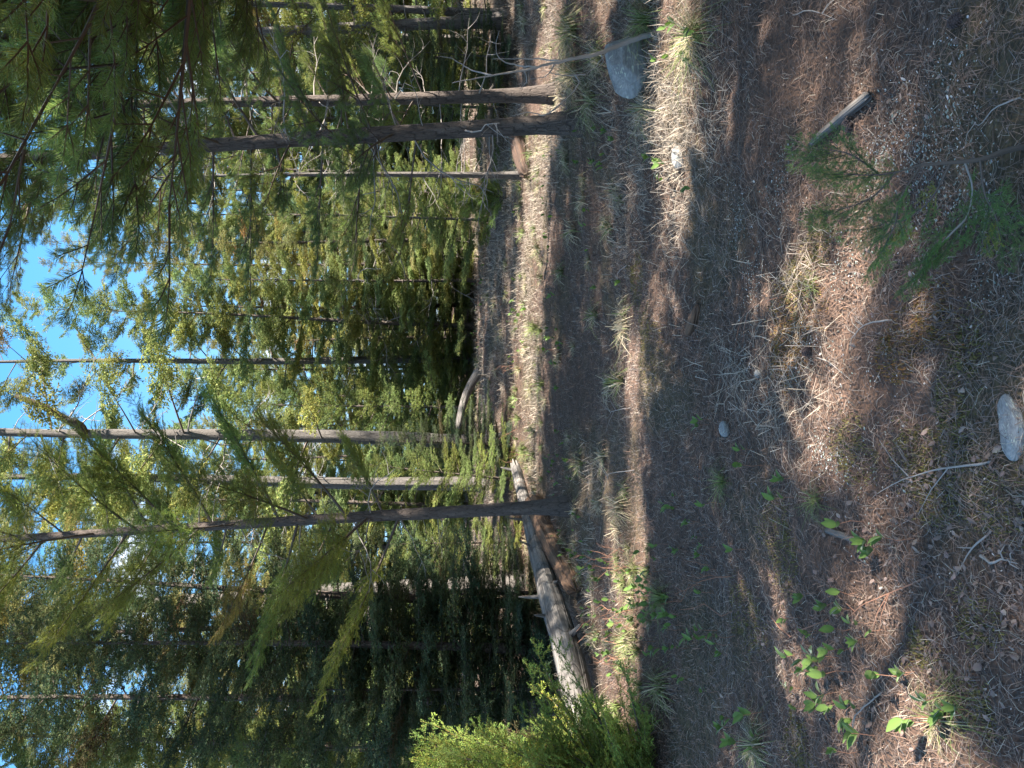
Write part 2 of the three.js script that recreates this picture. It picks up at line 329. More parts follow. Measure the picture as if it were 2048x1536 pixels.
// base from the pixel where the trunk meets the ground, axis from a second pixel on the trunk
function stand(bx, by, tx, ty, depth) {
  const base = depth ? (() => { const p = P(bx, by, depth); return onGround(p.x, p.z); })() : G(bx, by), d = -base.z, k = d / FOCAL;
  const a = depth ? P(bx, by, d) : base, b = P(tx, ty, d);
  if (depth) { const s = (base.y - a.y) / (b.y - a.y); base.x = a.x + (b.x - a.x) * s; }
  return { base, lean: b.clone().sub(base).normalize(), k };
}
const spruceProfile = (k) => Math.pow(1 - k, 0.9) * (0.75 + 0.25 * smooth(k, 0, 0.1)) + 0.02, pineProfile = (k) => Math.pow(1 - k, 0.5) * (0.7 + 0.3 * smooth(k, 0, 0.3));
// ---------------------------------------------------------------- ground
{
  const nx = 280, nz = 320, pos = [], uv = [], idx = [];
  for (let j = 0; j <= nz; j++) { const s = j / nz * 2 - 1, d = 4 + 130 * Math.sinh(5 * s) / Math.sinh(5);
    for (let i = 0; i <= nx; i++) { const x = 75 * Math.sinh(4.4 * (i / nx * 2 - 1)) / Math.sinh(4.4); pos.push(x, gh(x, -d), -d); uv.push(x, d); } }
  for (let j = 0; j < nz; j++) for (let i = 0; i < nx; i++) { const a = j * (nx + 1) + i; idx.push(a, a + 1, a + nx + 1, a + 1, a + nx + 2, a + nx + 1); }
  const g = new THREE.BufferGeometry(); g.setAttribute('position', new THREE.Float32BufferAttribute(pos, 3)); g.setAttribute('uv', new THREE.Float32BufferAttribute(uv, 2)); g.setIndex(idx); g.computeVertexNormals();
  tint(g, (x, y, z) => { const n = fbm(x * 0.8, z * 0.8, 40, 4), m = smooth(fbm(x * 1.1 + 9, z * 1.1, 44, 3), 0.5, 0.7); return [0.85 + 0.5 * n - 0.15 * m, 0.85 + 0.4 * n + 0.1 * m, 0.85 + 0.35 * n - 0.15 * m]; });
  const map = tex(512, 512, (u, v) => { const a = pn(u, v, 24, 24, 51), b = pn(u, v, 90, 30, 52), c = pn(u, v, 30, 100, 53), e = pn(u, v, 200, 200, 54), k = 0.4 * Math.max(b, c) + 0.3 * a + 0.3 * e, w = smooth(e * a, 0.62, 0.8); return [0.15 + 0.26 * k + 0.1 * w, 0.12 + 0.20 * k + 0.1 * w, 0.10 + 0.16 * k + 0.1 * w]; });
  const bump = tex(512, 512, (u, v) => { const k = 0.5 * Math.max(pn(u, v, 90, 30, 52), pn(u, v, 30, 100, 53)) + 0.5 * pn(u, v, 150, 150, 55); return [k, k, k]; }, false);
  map.repeat.set(0.8, 0.8); bump.repeat.set(0.8, 0.8);
  const o = mesh('forest_floor', g, new THREE.MeshStandardMaterial({ map, bumpMap: bump, bumpScale: 0.02, vertexColors: true, roughness: 0.95 }));
  tag(o, 'brown forest floor covered in needle litter and dry grass', null, null, 'structure');
}

// ---------------------------------------------------------------- crowns shared by the trees farther off
const CROWN = {
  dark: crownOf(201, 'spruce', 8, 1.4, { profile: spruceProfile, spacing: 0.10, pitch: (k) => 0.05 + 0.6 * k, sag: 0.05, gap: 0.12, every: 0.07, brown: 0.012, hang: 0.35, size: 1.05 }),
  firA: crownOf(202, 'firFar', 15, 2.3, { spacing: 0.21, every: 0.085, size: 1.05, gap: 0.15, brown: 0.012 }),
  firB: crownOf(203, 'firFar', 12, 2.6, { profile: (k) => 0.85 - 0.55 * k * k, spacing: 0.30, pitch: (k) => 0.2 + 0.5 * k, gap: 0.35, every: 0.09 }),
  spruceA: crownOf(204, 'spruceFar', 15, 1.7, { profile: (k) => Math.pow(1 - k, 0.85) * 0.94 + 0.06, spacing: 0.15, pitch: (k) => -0.1 + 0.7 * k, every: 0.08, gap: 0.1, brown: 0.02 }),
  pine: crownOf(205, 'pineFar', 10, 1.8, { profile: pineProfile, spacing: 0.24, pitch: (k) => 0.2 + 0.5 * k, gap: 0.25, every: 0.12, size: 1.1 }),
  young: crownOf(206, 'firMid', 3, 1, { profile: spruceProfile, spacing: 0.07, gap: 0.1, every: 0.1, hang: 0.4, size: 0.95 }),
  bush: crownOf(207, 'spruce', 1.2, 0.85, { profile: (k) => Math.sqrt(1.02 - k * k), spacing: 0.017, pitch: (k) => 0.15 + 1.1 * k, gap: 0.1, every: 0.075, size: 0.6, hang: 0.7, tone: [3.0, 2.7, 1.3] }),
};

// ---------------------------------------------------------------- trees that can be told apart in the photograph
{
  let s = stand(1162, 245, 300, 298);
  tree({ name: 'pine_tree', label: 'lodgepole pine with scaly brown trunk beside the clump of draping grass', seed: 101, ...s, H: 13, r0: 20 * s.k, spray: 'pine', crown: [1.7, 12.8, 1.8], profile: pineProfile, spacing: 0.12, pitch: (k) => 0.2 + 0.5 * k, sag: 0.05, gap: 0.3, every: 0.1, size: 1.1, near: true, dead: 26, deadFrom: [0.7, 4.5], sides: 18, bark: M.bark, bend: 0.015 });
  s = stand(1112, 188, 400, 208);
  tree({ name: 'pine_tree', label: 'slimmer pine with sun flecks on its trunk, standing just behind the scaly pine', seed: 102, ...s, H: 12, r0: 15 * s.k, spray: 'pine', crown: [1.8, 11.8, 1.7], profile: pineProfile, spacing: 0.12, pitch: (k) => 0.2 + 0.5 * k, sag: 0.05, gap: 0.3, every: 0.1, size: 1.1, near: true, dead: 24, deadFrom: [0.7, 4.8], sides: 16, bend: 0.02 });
  s = stand(975, 43, 500, 60, 17);
  tree({ name: 'pine_tree', label: 'shaded pine trunk in the thicket behind the dead grey sapling', seed: 103, ...s, H: 15, r0: 14 * s.k, of: CROWN.pine, crown: [2.2, 14.6, 2.1], dead: 20, deadFrom: [0.8, 6], bark: M.barkGrey });
  s = stand(1045, 351, 420, 356);
  tree({ name: 'pine_sapling', label: 'thin grey sapling trunk hung with bare curling twigs', seed: 104, ...s, H: 8.5, r0: 7.5 * s.k, spray: 'pine', crown: [2.6, 8.4, 0.85], profile: pineProfile, spacing: 0.3, gap: 0.45, every: 0.2, dead: 44, deadFrom: [0.5, 6], deadSize: 0.9, bark: M.barkGrey, limbMat: M.deadTwig, bend: 0.03 });
  s = stand(1137, 1012, 150, 1066);
  tree({ name: 'fir_tree', label: 'fir with dark mossy trunk and flat drooping sprays, in front of the broken log', seed: 105, ...s, H: 12.5, r0: 15 * s.k, spray: 'fir', crown: [2.1, 12.3, 1.9], profile: (k) => Math.pow(1 - k, 0.6), size: 0.9, spacing: 0.16, pitch: (k) => 0.3 + 0.4 * k, sag: -0.12, gap: 0.3, every: 0.065, near: true, dead: 14, deadFrom: [1.2, 4.5], sides: 18, bark: M.bark, bend: 0.02, hang: 0.3, tone: [1.1, 1.05, 0.95] });
  s = stand(942, 717, 75, 722);
  tree({ name: 'fir_tree', label: 'tall slender grey trunk lit along one edge with airy high foliage', seed: 106, ...s, H: 21, r0: 10 * s.k, of: CROWN.firB, crown: [5.5, 20.8, 2.7], dead: 22, deadFrom: [1.5, 6.5], deadSize: 1.3, bark: M.barkGrey, bend: 0.03 });
  s = stand(880, 884, 60, 864, 18);
  tree({ name: 'fir_tree', label: 'thick pale trunk with a heavy bent limb and airy crown', seed: 107, ...s, H: 20, r0: 17 * s.k, of: CROWN.firB, crown: [4.2, 19.5, 2.9], dead: 18, deadFrom: [5, 11], deadSize: 2, bark: M.barkGrey, sides: 16 });
  { const t = scene.children.at(-1), inv = new THREE.Matrix4().copy(t.matrix.compose(t.position, t.quaternion, t.scale)).invert(), l = [[168, 870], [160, 852], [130, 838], [85, 812], [30, 792]].map(([x, y], i) => P(x, y, 18 - 0.15 * i).applyMatrix4(inv)), c = new THREE.CatmullRomCurve3(l), k = Array.from({ length: 13 }, (_, i) => c.getPoint(i / 12)); mesh('branch', tube(k, k.map((_, i) => 0.11 - 0.06 * i / 12), 10, (t, l) => 0.012 * vnoise(t, l * 5, 4)), M.bark, t); }
  s = stand(900, 966, 200, 955, 23);
  tree({ name: 'fir_tree', label: 'straight brown trunk rising behind the bright young fir', seed: 108, ...s, H: 20, r0: 16 * s.k, of: CROWN.firA, crown: [9, 19.5, 2.0], dead: 22, deadFrom: [3, 12], deadSize: 1.8, bark: M.barkGrey });
  s = stand(1040, 1168, 220, 1214, 15);
  tree({ name: 'spruce_tree', label: 'stout trunk barred with sunlight behind the long weathered log', seed: 109, ...s, H: 19, r0: 21 * s.k, of: CROWN.spruceA, crown: [8.5, 18.5, 2.2], dead: 24, deadFrom: [2.5, 9], deadSize: 1.6, bark: M.barkGrey, sides: 16 });
  s = stand(1065, 1238, 300, 1252, 13.4);
  tree({ name: 'spruce_tree', label: 'slender dark trunk between the stout barred trunk and the dark spruce', seed: 110, ...s, H: 14, r0: 7.5 * s.k, of: CROWN.spruceA, crown: [5, 13.8, 1.4], dead: 14, deadFrom: [1.5, 6], bark: M.bark });
  // the dark spruces over the log
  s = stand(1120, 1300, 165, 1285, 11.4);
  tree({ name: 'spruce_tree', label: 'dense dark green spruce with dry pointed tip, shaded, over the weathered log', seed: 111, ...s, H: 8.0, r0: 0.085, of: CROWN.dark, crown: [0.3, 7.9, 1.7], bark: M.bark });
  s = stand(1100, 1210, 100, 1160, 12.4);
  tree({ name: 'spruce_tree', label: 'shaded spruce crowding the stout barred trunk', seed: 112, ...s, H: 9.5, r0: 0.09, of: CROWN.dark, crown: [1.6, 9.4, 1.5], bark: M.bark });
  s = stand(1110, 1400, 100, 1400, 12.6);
  tree({ name: 'spruce_tree', label: 'dark spruce with grey upper trunk behind the bright juniper', seed: 113, ...s, H: 12.5, r0: 0.09, of: CROWN.dark, crown: [0.8, 12.4, 2.0], bark: M.bark });
  s = stand(1000, 1500, 0, 1470, 16);
  tree({ name: 'fir_tree', label: 'sunlit yellow-green fir behind the dark spruces', seed: 114, ...s, H: 13, r0: 0.12, of: CROWN.firA, crown: [0.8, 12.8, 1.9] });
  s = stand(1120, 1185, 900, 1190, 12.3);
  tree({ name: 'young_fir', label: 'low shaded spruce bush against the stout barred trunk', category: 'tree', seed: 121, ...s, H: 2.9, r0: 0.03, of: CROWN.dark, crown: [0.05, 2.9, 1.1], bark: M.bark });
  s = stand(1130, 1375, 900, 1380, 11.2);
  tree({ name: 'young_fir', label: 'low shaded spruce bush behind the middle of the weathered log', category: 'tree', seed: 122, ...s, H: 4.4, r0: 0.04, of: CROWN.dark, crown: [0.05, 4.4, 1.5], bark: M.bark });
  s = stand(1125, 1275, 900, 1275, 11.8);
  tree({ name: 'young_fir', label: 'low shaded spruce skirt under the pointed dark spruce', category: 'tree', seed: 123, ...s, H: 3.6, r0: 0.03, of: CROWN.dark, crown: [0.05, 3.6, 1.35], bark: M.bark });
  // bright and shaded young firs in the middle
  s = stand(985, 955, 770, 930, 15.5);
  tree({ name: 'young_fir', label: 'bright yellow-green young fir in sun behind the log', category: 'tree', seed: 115, ...s, H: 3.1, r0: 0.035, of: CROWN.young, crown: [0.15, 3.0, 0.95] });
  s = stand(1020, 1085, 850, 1090, 15.5);
  tree({ name: 'young_fir', label: 'low twiggy young fir in sun behind the dark trunk', category: 'tree', seed: 116, ...s, H: 2.6, r0: 0.03, of: CROWN.young, crown: [0.1, 2.5, 0.9] });
  s = stand(960, 815, 560, 805, 25);
  tree({ name: 'young_fir', label: 'shaded green fir beside the leaning pale log', category: 'tree', seed: 117, ...s, H: 7.3, r0: 0.06, of: CROWN.young, crown: [0.3, 7.2, 1.6] });
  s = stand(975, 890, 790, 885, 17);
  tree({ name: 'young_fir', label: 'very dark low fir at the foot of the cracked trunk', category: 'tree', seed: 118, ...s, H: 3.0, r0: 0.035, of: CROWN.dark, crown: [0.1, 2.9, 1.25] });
  // sunlit spruces and firs closing the clearing
  const far = [
    ['spruce_tree', 'sunlit spruce with rusty cones at its tall tip', 915, 480, 95, 483, 27, CROWN.spruceA, 1.9],
    ['spruce_tree', 'narrow sunlit spruce with purplish thin tip beside the tallest spruce', 915, 528, 85, 525, 29, CROWN.spruceA, 1.2],
    ['spruce_tree', 'slim spruce with yellow cones between the spires and the slender grey trunk', 915, 610, 165, 612, 27.5, CROWN.spruceA, 1.3],
    ['fir_tree', 'leafy bright fir left of the rusty-tipped spruce', 912, 650, 30, 615, 26, CROWN.firA, 2.6],
    ['fir_tree', 'sunlit fir with pale hanging lower boughs behind the clearing', 920, 560, 300, 565, 25, CROWN.firA, 1.7],
    ['fir_tree', 'tall sunlit fir near the thin grey sapling', 905, 430, 250, 425, 30, CROWN.firA, 1.7],
    ['fir_tree', 'sunlit fir seen between the sapling and the scaly pine', 905, 345, 200, 330, 33, CROWN.firA, 1.9],
    ['fir_tree', 'tall fir with rounded sunny top behind the straight brown trunk', 930, 1010, 60, 1000, 27, CROWN.firA, 2.3],
    ['fir_tree', 'sunlit fir behind the slimmer pine', 905, 235, 150, 235, 34, CROWN.pine, 1.9],
    ['fir_tree', 'sunlit fir behind the shaded pine thicket', 910, 120, 100, 120, 33, CROWN.firA, 2.0],
  ];
  far.forEach(([name, label, bx, by, tx, ty, depth, of, rad], i) => {
    const s = stand(bx, by, tx, ty, depth), H = P(tx, ty, depth).y - s.base.y;
    tree({ name, label, seed: 130 + i, ...s, H, r0: H * 0.006, of, crown: [0.3, H, rad], bark: M.bark, dead: 16, deadFrom: [0.4, 5], deadSize: 1.9 });
  });
  // the near pine whose boughs hang into the view
  tree({ name: 'pine_tree', label: 'near pine with long needled boughs hanging into the view', seed: 120, base: onGround(2.4, -3.3), H: 5.2, r0: 0.09, spray: 'pine', crown: [2.35, 5.1, 2.05], reach: (az) => 0.4 + 0.6 * Math.abs(Math.cos(az)), profile: (k) => 1 - 0.75 * k * k, spacing: 0.023, pitch: (k) => 0.15 + 0.35 * k, sag: 0.12, gap: 0.2, every: 0.1, size: 1.25, near: true, bark: M.bark, tone: [1.1, 1.1, 1] });
  // the shaded thicket behind the pines and the trees at the clearing's other side
  [['young_fir', 'bushy shaded fir filling the thicket behind the slimmer pine', 6.4, 17.8, 4.6, 1.4, CROWN.young], ['young_fir', 'dark bushy fir beside the shaded pine', 7.9, 18.6, 5.6, 1.6, CROWN.dark], ['young_fir', 'low fir in the thicket behind the dead sapling', 6.9, 16.2, 2.8, 1.1, CROWN.dark], ['pine_tree', 'full shaded pine closing the thicket behind the dead sapling', 8.3, 17.2, 12, 2.0, CROWN.pine], ['fir_tree', 'tall fir rising behind the shaded pine', 9.6, 21.5, 15, 2.2, CROWN.firA], ['young_fir', 'half-lit fir between the scaly pine and the thin grey sapling', 4.6, 21.5, 5.5, 1.5, CROWN.young], ['young_fir', 'sunlit young fir behind the bright juniper', -6.3, 13.5, 5.0, 1.5, CROWN.young], ['fir_tree', 'broad sunlit fir at the clearing edge behind the juniper', -8.6, 17, 14, 2.6, CROWN.firA], ['young_fir', 'young fir in sun behind the stout barred trunk', -5.6, 18.5, 5.5, 1.5, CROWN.young]].forEach(([name, label, x, d, H, rad, of], i) => tree({ name, label, seed: 180 + i, base: onGround(x, -d), H, r0: 0.009 * H, of, crown: [0.15, H, rad], bark: M.barkGrey, dead: i === 3 ? 16 : 0, deadFrom: [0.5, 4] }));
}

{
  const R = rng(21);
  for (let i = 0; i < 14; i++) { const d = 23.5 + 7 * R(), x = -5 + 13 * (i + R()) / 14; tree({ name: 'young_fir', label: 'young fir with boughs to the ground at the far edge of the clearing', group: 'young firs along the far edge of the clearing', seed: 220 + i, base: onGround(x, -Math.max(d, 26 + 0.25 * Math.abs(x))), H: 2.6 + 2.6 * R(), r0: 0.03, of: CROWN.young, crown: [0.08, 2.6 + 2.2 * R(), 1.1 + 0.5 * R()], bark: M.bark }); }
}

// ---------------------------------------------------------------- the stand behind, and the row beside the clearing that shades it
{
  const stock = [[CROWN.firA, 19, 2.9], [CROWN.spruceA, 21, 1.7], [CROWN.firA, 15, 2.7]].map(([of, H, rad], i) => tree({ name: 'forest_tree', label: 'x', seed: 160 + i, base: V(0, 0, 0), H, r0: 0.1, of, crown: [0.3, H, rad], bark: M.bark }));
  const R = rng(9), spots = [];
  for (let i = 0; i < 104; i++) {
    const near = i < 36, n = near ? 36 : 68, d = near ? 30.5 + 6 * R() : 37 + 24 * R(), u = ((near ? i : i - 36) / (n - 1) - 0.5) * 1.3 + (R() - 0.5) * 0.03, open = smooth(u, -0.14, -0.08) * (1 - smooth(u, 0.2, 0.26));
    const most = 1.5 + d * (0.33 + 0.3 * (1 - open)), H = [19, 21, 15][i % 3];
    spots.push([u * d, d, Math.min(0.6 + 0.5 * R(), most / H), near ? 'conifer in the front rank of the stand behind the clearing' : 'conifer deep in the stand that closes off the clearing', near ? 'front rank of the stand behind the clearing' : 'deep ranks of the stand behind the clearing', i % 3, 1.25]);
  }
  const row = [[7.2, -0.8, 0.9, 1, 1.2], [7.4, 1.5, 0.56, 1, 1.5], [8.3, 4.3, 1, 1, 1.25], [7.9, 6.1, 1, 1, 1.3], [8.4, 7.6, 0.95, 1, 1.25], [12, 12, 0.8, 1, 1.4], [12.2, 13.9, 0.82, 1, 1.4], [11.8, 16, 0.8, 1, 1.4], [12.5, 17.8, 0.78, 1, 1.4], [6.4, -3.4, 0.8, 1, 1.2], [5.3, 4.4, 0.22, 1, 2.6]];
  for (const [x, d, s, k, w] of row) spots.push([x, d, s, 'tall conifer in the row that shades the clearing from the side', 'row of conifers beside the clearing', k, w]);
  spots.forEach(([x, d, s, label, group, kind, wide = 1], i) => {
    const k = kind ?? i % 3, o = i < 3 ? stock[i] : stock[k].clone();
    if (i >= 3) { o.name = numbered('forest_tree'); scene.add(o); }
    o.position.set(x, gh(x, -d), -d); o.rotation.set((R() - 0.5) * 0.07, R() * 6.28, (R() - 0.5) * 0.07); o.scale.set(s * wide, s, s * wide); tag(o, label, 'tree', group);
  });
}
// ---------------------------------------------------------------- needle litter, dry grass, moss, lichen (nobody could count these)
const LITTER = [[0.235, 0.145, 0.10], [0.195, 0.142, 0.114], [0.30, 0.248, 0.20], [0.165, 0.147, 0.138], [0.36, 0.305, 0.235], [0.085, 0.069, 0.062]];
{
  const R = rng(31), B = new Build(), dens = (d) => 7600 / (1 + Math.pow(d / 3.4, 2.2)) + 60 + 260 * smooth(d, 5, 7.5) * (1 - smooth(d, 12, 16)) + 300 * smooth(d, 9, 12.5) * (1 - smooth(d, 16, 22));
  for (let d = 1.35; d < 36; d *= 1.02) {
    const dd = d * 0.02, half = 0.56 * d + 0.6, n = dens(d) * 2 * half * dd;
    for (let i = 0; i < n; i++) {
      const x = (R() * 2 - 1) * half, z = -(d + dd * R()), patch = fbm(x * 0.9 + 3, z * 0.9, 60, 3), straw = fbm(x * 0.6, z * 0.6 + 8, 64, 3) + 0.025 * (d - 7);
      if (fbm(x * 3, z * 3, 68, 2) < 0.3 && R() < 0.6) continue;
      const grass = R() < 0.75 * smooth(straw, 0.5, 0.9), L = (grass ? 0.09 + 0.08 * R() : 0.035 + 0.035 * R()) * (1 + 0.05 * d), w = (grass ? 0.0006 : 0.00045) * (1 + 0.34 * d) * (0.7 + 0.6 * R());
      const a = R() * 6.2832, ca = Math.cos(a), sa = Math.sin(a), y = gh(x, z) + 0.004 + 0.012 * R() * R(), lift = (R() < 0.12 ? 0.5 : 0.14) * L * R() * (grass ? 1.5 : 1), bend = (R() - 0.5) * 0.5 * L, stands = d > 4.5 && R() < 0.3;
      const q = grass ? (R() < 0.7 ? 4 : 2) : patch + (R() - 0.5) * 0.5 > 0.5 ? (R() < 0.62 ? 0 : 1) : Math.floor(R() * 6), t = 0.3 + 0.95 * R(), col = LITTER[q].map((c) => c * t);
      const x2 = x + ca * L, z2 = z + sa * L, p0 = V(x, y, z), p1 = V(x + ca * L * 0.5 - sa * bend * 0.5, y + lift, z + sa * L * 0.5 + ca * bend * 0.5), p2 = V(x2, gh(x2, z2) + 0.003 + (R() < 0.2 ? lift : 0), z2), side = V(-sa, 0.5 * (R() - 0.5), ca);
      if (stands) { p1.set(x + ca * L * 0.25, y + L * 0.35, z + sa * L * 0.25); p2.set(x + ca * L * 0.6, y + L * (0.3 + 0.4 * R()), z + sa * L * 0.6); side.y = 0; }
      B.ribbon(d < 7 || (stands && d < 11) ? [p0, p1, p2] : [p0, p1.lerp(p2, 0.6)], d < 7 || (stands && d < 11) ? [w, w, w * 0.4] : [w, w * 0.5], side, col);
    }
  }
  triangles += B.i.length / 3;
  tag(mesh('needle_litter', B.done(), M.litter), 'brown fallen needles and dry straw strewn over the forest floor', 'litter', null, 'stuff');
}
{
  const R = rng(33), B = new Build(), blobs = [[1600, 640, 0.2, 1], [1590, 560, 0.14, 0], [1575, 720, 0.16, 1], [1290, 690, 0.3, 0], [1270, 560, 0.25, 0], [1830, 905, 0.13, 0], [1905, 850, 0.11, 0], [1700, 900, 0.13, 0], [1870, 985, 0.1, 0], [1960, 1240, 0.08, 0], [1850, 1300, 0.06, 0], [1860, 640, 0.11, 1], [1790, 700, 0.1, 1], [1560, 1080, 0.2, 0], [1600, 1490, 0.14, 0], [1960, 1420, 0.08, 0], [1500, 1240, 0.2, 0], [1980, 1000, 0.13, 0], [1930, 700, 0.1, 0], [1640, 480, 0.13, 0]];
  for (const [px, py, r, kind] of blobs) {
    const c = G(px, py), n = 1300 * (r / 0.2);
    for (let i = 0; i < n; i++) {
      const a = R() * 6.28, q = r * Math.sqrt(R()) * (0.5 + 1.0 * vnoise(Math.cos(a) * 2 + px, Math.sin(a) * 2 + py, 5)) * (R() < 0.15 ? 1.4 : 1), x = c.x + Math.cos(a) * q, z = c.z + Math.sin(a) * q, y = gh(x, z), h = 0.003 + 0.008 * R(), t = 0.6 + 0.7 * R();
      const col = (kind ? [[0.20, 0.10, 0.03], [0.17, 0.12, 0.03]] : [[0.18, 0.155, 0.045], [0.125, 0.115, 0.04]])[R() < 0.5 ? 0 : 1].map((v) => v * t), d = V(R() - 0.5, 0.9, R() - 0.5).normalize();
      B.needle(V(x, y, z), d, h + 0.006, 0.0026, perp(d).applyAxisAngle(d, R() * 3.14), col);
    }
  }
  triangles += B.i.length / 3;
  tag(mesh('moss', B.done(), M.litter), 'yellow-green and rusty moss cushions among the needles', 'moss', null, 'stuff');
}
{
  const R = rng(35), B = new Build(), C = new Build();
  const flake = (B, x, z, r, col, lift) => { const y = gh(x, z) + 0.006 + 0.012 * R(), k = B.n, n = 6, tx = (R() - 0.5) * lift, tz = (R() - 0.5) * lift, o = R() * 6.28; B.p.push(x, y + 0.003, z); B.c.push(...col); for (let j = 0; j < n; j++) { const a = o + j / n * 6.2832, q = r * (0.55 + 0.6 * R()), dx = Math.cos(a) * q, dz = Math.sin(a) * q * 0.7; B.p.push(x + dx, y + dx * tx + dz * tz, z + dz); B.c.push(...col.map((v) => v * (0.9 + 0.2 * R()))); } for (let j = 0; j < n; j++) B.i.push(k, k + 1 + j, k + 1 + (j + 1) % n); };
  for (const [px, py, s, n] of [[1480, 440, 0.22, 80], [1510, 560, 0.2, 80], [1560, 370, 0.2, 70], [1800, 250, 0.2, 90], [1850, 300, 0.16, 90], [1870, 430, 0.2, 80], [1700, 520, 0.18, 60], [1620, 690, 0.15, 40], [1650, 905, 0.12, 46], [1690, 930, 0.1, 30], [1900, 120, 0.16, 40], [1960, 380, 0.2, 70], [1760, 330, 0.15, 60], [1500, 690, 0.2, 40], [1940, 230, 0.14, 50], [1400, 700, 0.3, 30], [1700, 760, 0.3, 50], [1770, 1010, 0.25, 30], [1350, 320, 0.2, 40], [1985, 560, 0.12, 30]]) {
    const c = G(px, py);
    for (let i = 0; i < n * 2; i++) { const a = R() * 6.28, q = s * Math.sqrt(R()) * (0.4 + 0.8 * R()), t = 0.7 + 0.5 * R(); flake(B, c.x + Math.cos(a) * q, c.z + Math.sin(a) * q, 0.0022 + 0.006 * R() * R(), (R() < 0.25 ? [0.40, 0.40, 0.39] : [0.20, 0.235, 0.205]).map((v) => v * t), 1.2); }
  }
  tag(mesh('lichen_flakes', B.done(), M.litter), 'pale grey lichen flakes scattered over the needles', 'lichen', null, 'stuff');
  for (const [px, py, s, n] of [[1920, 950, 0.3, 90], [1960, 1060, 0.3, 110], [1850, 1150, 0.35, 90], [1750, 1200, 0.4, 70], [1950, 1380, 0.35, 100], [1700, 1420, 0.4, 60], [1600, 1320, 0.4, 60], [1500, 1400, 0.5, 50], [1800, 560, 0.4, 40], [1850, 120, 0.3, 40]]) {
    const c = G(px, py);
    for (let i = 0; i < n; i++) { const a = R() * 6.28, q = s * Math.sqrt(R()), t = 0.6 + 0.7 * R(); flake(C, c.x + Math.cos(a) * q, c.z + Math.sin(a) * q, 0.006 + 0.008 * R(), (R() < 0.7 ? [0.15, 0.105, 0.085] : [0.22, 0.165, 0.135]).map((v) => v * t), 2.0); }
  }
  for (let i = 0; i < 5200; i++) { const d = 1.6 + 5.5 * R() * R(), x = (R() * 2 - 1) * (0.55 * d + 0.3), t = 0.5 + 0.9 * R(), k = R(); flake(C, x, -d, 0.002 + 0.007 * R() * R(), (k < 0.5 ? [0.12, 0.08, 0.06] : k < 0.85 ? [0.2, 0.15, 0.12] : [0.34, 0.3, 0.26]).map((v) => v * t), 2.0); }
  tag(mesh('fallen_leaves', C.done(), M.litter), 'small brown fallen leaves lying on the needles', 'dead leaves', null, 'stuff');
}

// ---------------------------------------------------------------- logs, sticks, stones
const woodH = (u, v) => { const g = pn(u + 0.03 * pn(u, v, 5, 4, 71), v, 46, 3, 72), c = smooth(Math.abs(pn(u + 0.04 * pn(u, v, 3, 3, 75), v, 9, 2, 73) - 0.5), 0, 0.05); return clamp(0.55 * g + 0.45 * c); };
const woodBump = tex(512, 256, (u, v) => { const h = woodH(u, v); return [h, h, h]; }, false); woodBump.repeat.set(1 / 0.8, 1);
function woodMat(a, b) { const map = tex(512, 256, (u, v) => { const k = woodH(u, v), n = pn(u, v, 6, 3, 77), g = 0.85 + 0.3 * pn(u, v, 120, 20, 78); return a.map((x, i) => (x + (b[i] - x) * (0.7 * k + 0.3 * n)) * g); }); map.repeat.set(1 / 0.8, 1); return new THREE.MeshStandardMaterial({ map, bumpMap: woodBump, bumpScale: 0.012, roughness: 0.85 }); }
M.wood = woodMat([0.14, 0.13, 0.125], [0.52, 0.50, 0.475]);
M.woodBrown = woodMat([0.20, 0.14, 0.10], [0.50, 0.39, 0.30]);
M.rotten = woodMat([0.12, 0.09, 0.07], [0.34, 0.25, 0.19]);
function logShape(pts, radii, seed, sides = 40, rough = 1, steps = 46) {
  const curve = new THREE.CatmullRomCurve3(pts), P2 = [], R2 = [], n = radii.length - 1, R = rng(seed), cracks = Array.from({ length: 7 }, () => [R() * 6.28, R(), 0.3 + R() * 0.7]);
  for (let i = 0; i <= steps; i++) { const t = i / steps, k = Math.min(n - 1e-6, t * n), a = Math.floor(k); P2.push(curve.getPoint(t)); R2.push(radii[a] + (radii[a + 1] - radii[a]) * (k - a)); }
  const len = curve.getLength();
  return tube(P2, R2, sides, (t, l, i) => {
    const r = R2[i], v = l / len; let y = rough * r * (0.16 * (fbm(Math.cos(t) * 1.3 + 4, Math.sin(t) * 1.3 + l * 0.7, seed, 3) - 0.5) + 0.07 * (vnoise(t * 3.5, l * 1.2, seed + 3) - 0.5));
    for (const [a, b, c] of cracks) { const w = a + 0.25 * Math.sin(l * 0.8 + b * 9), q = Math.abs(((t - w + 9.4248) % 6.2832) - 3.1416); if (Math.abs(v - b) < c * 0.5) y -= rough * 0.16 * r * Math.exp(-((q / 0.07) ** 2)); }
    const e = Math.min(v, 1 - v); return y - rough * r * 0.9 * Math.max(0, 0.05 - e) / 0.05 * vnoise(t * 2.2, seed, seed + 9);
  });
}
const local = (o, pts) => pts.map((p) => p.clone().sub(o.position));
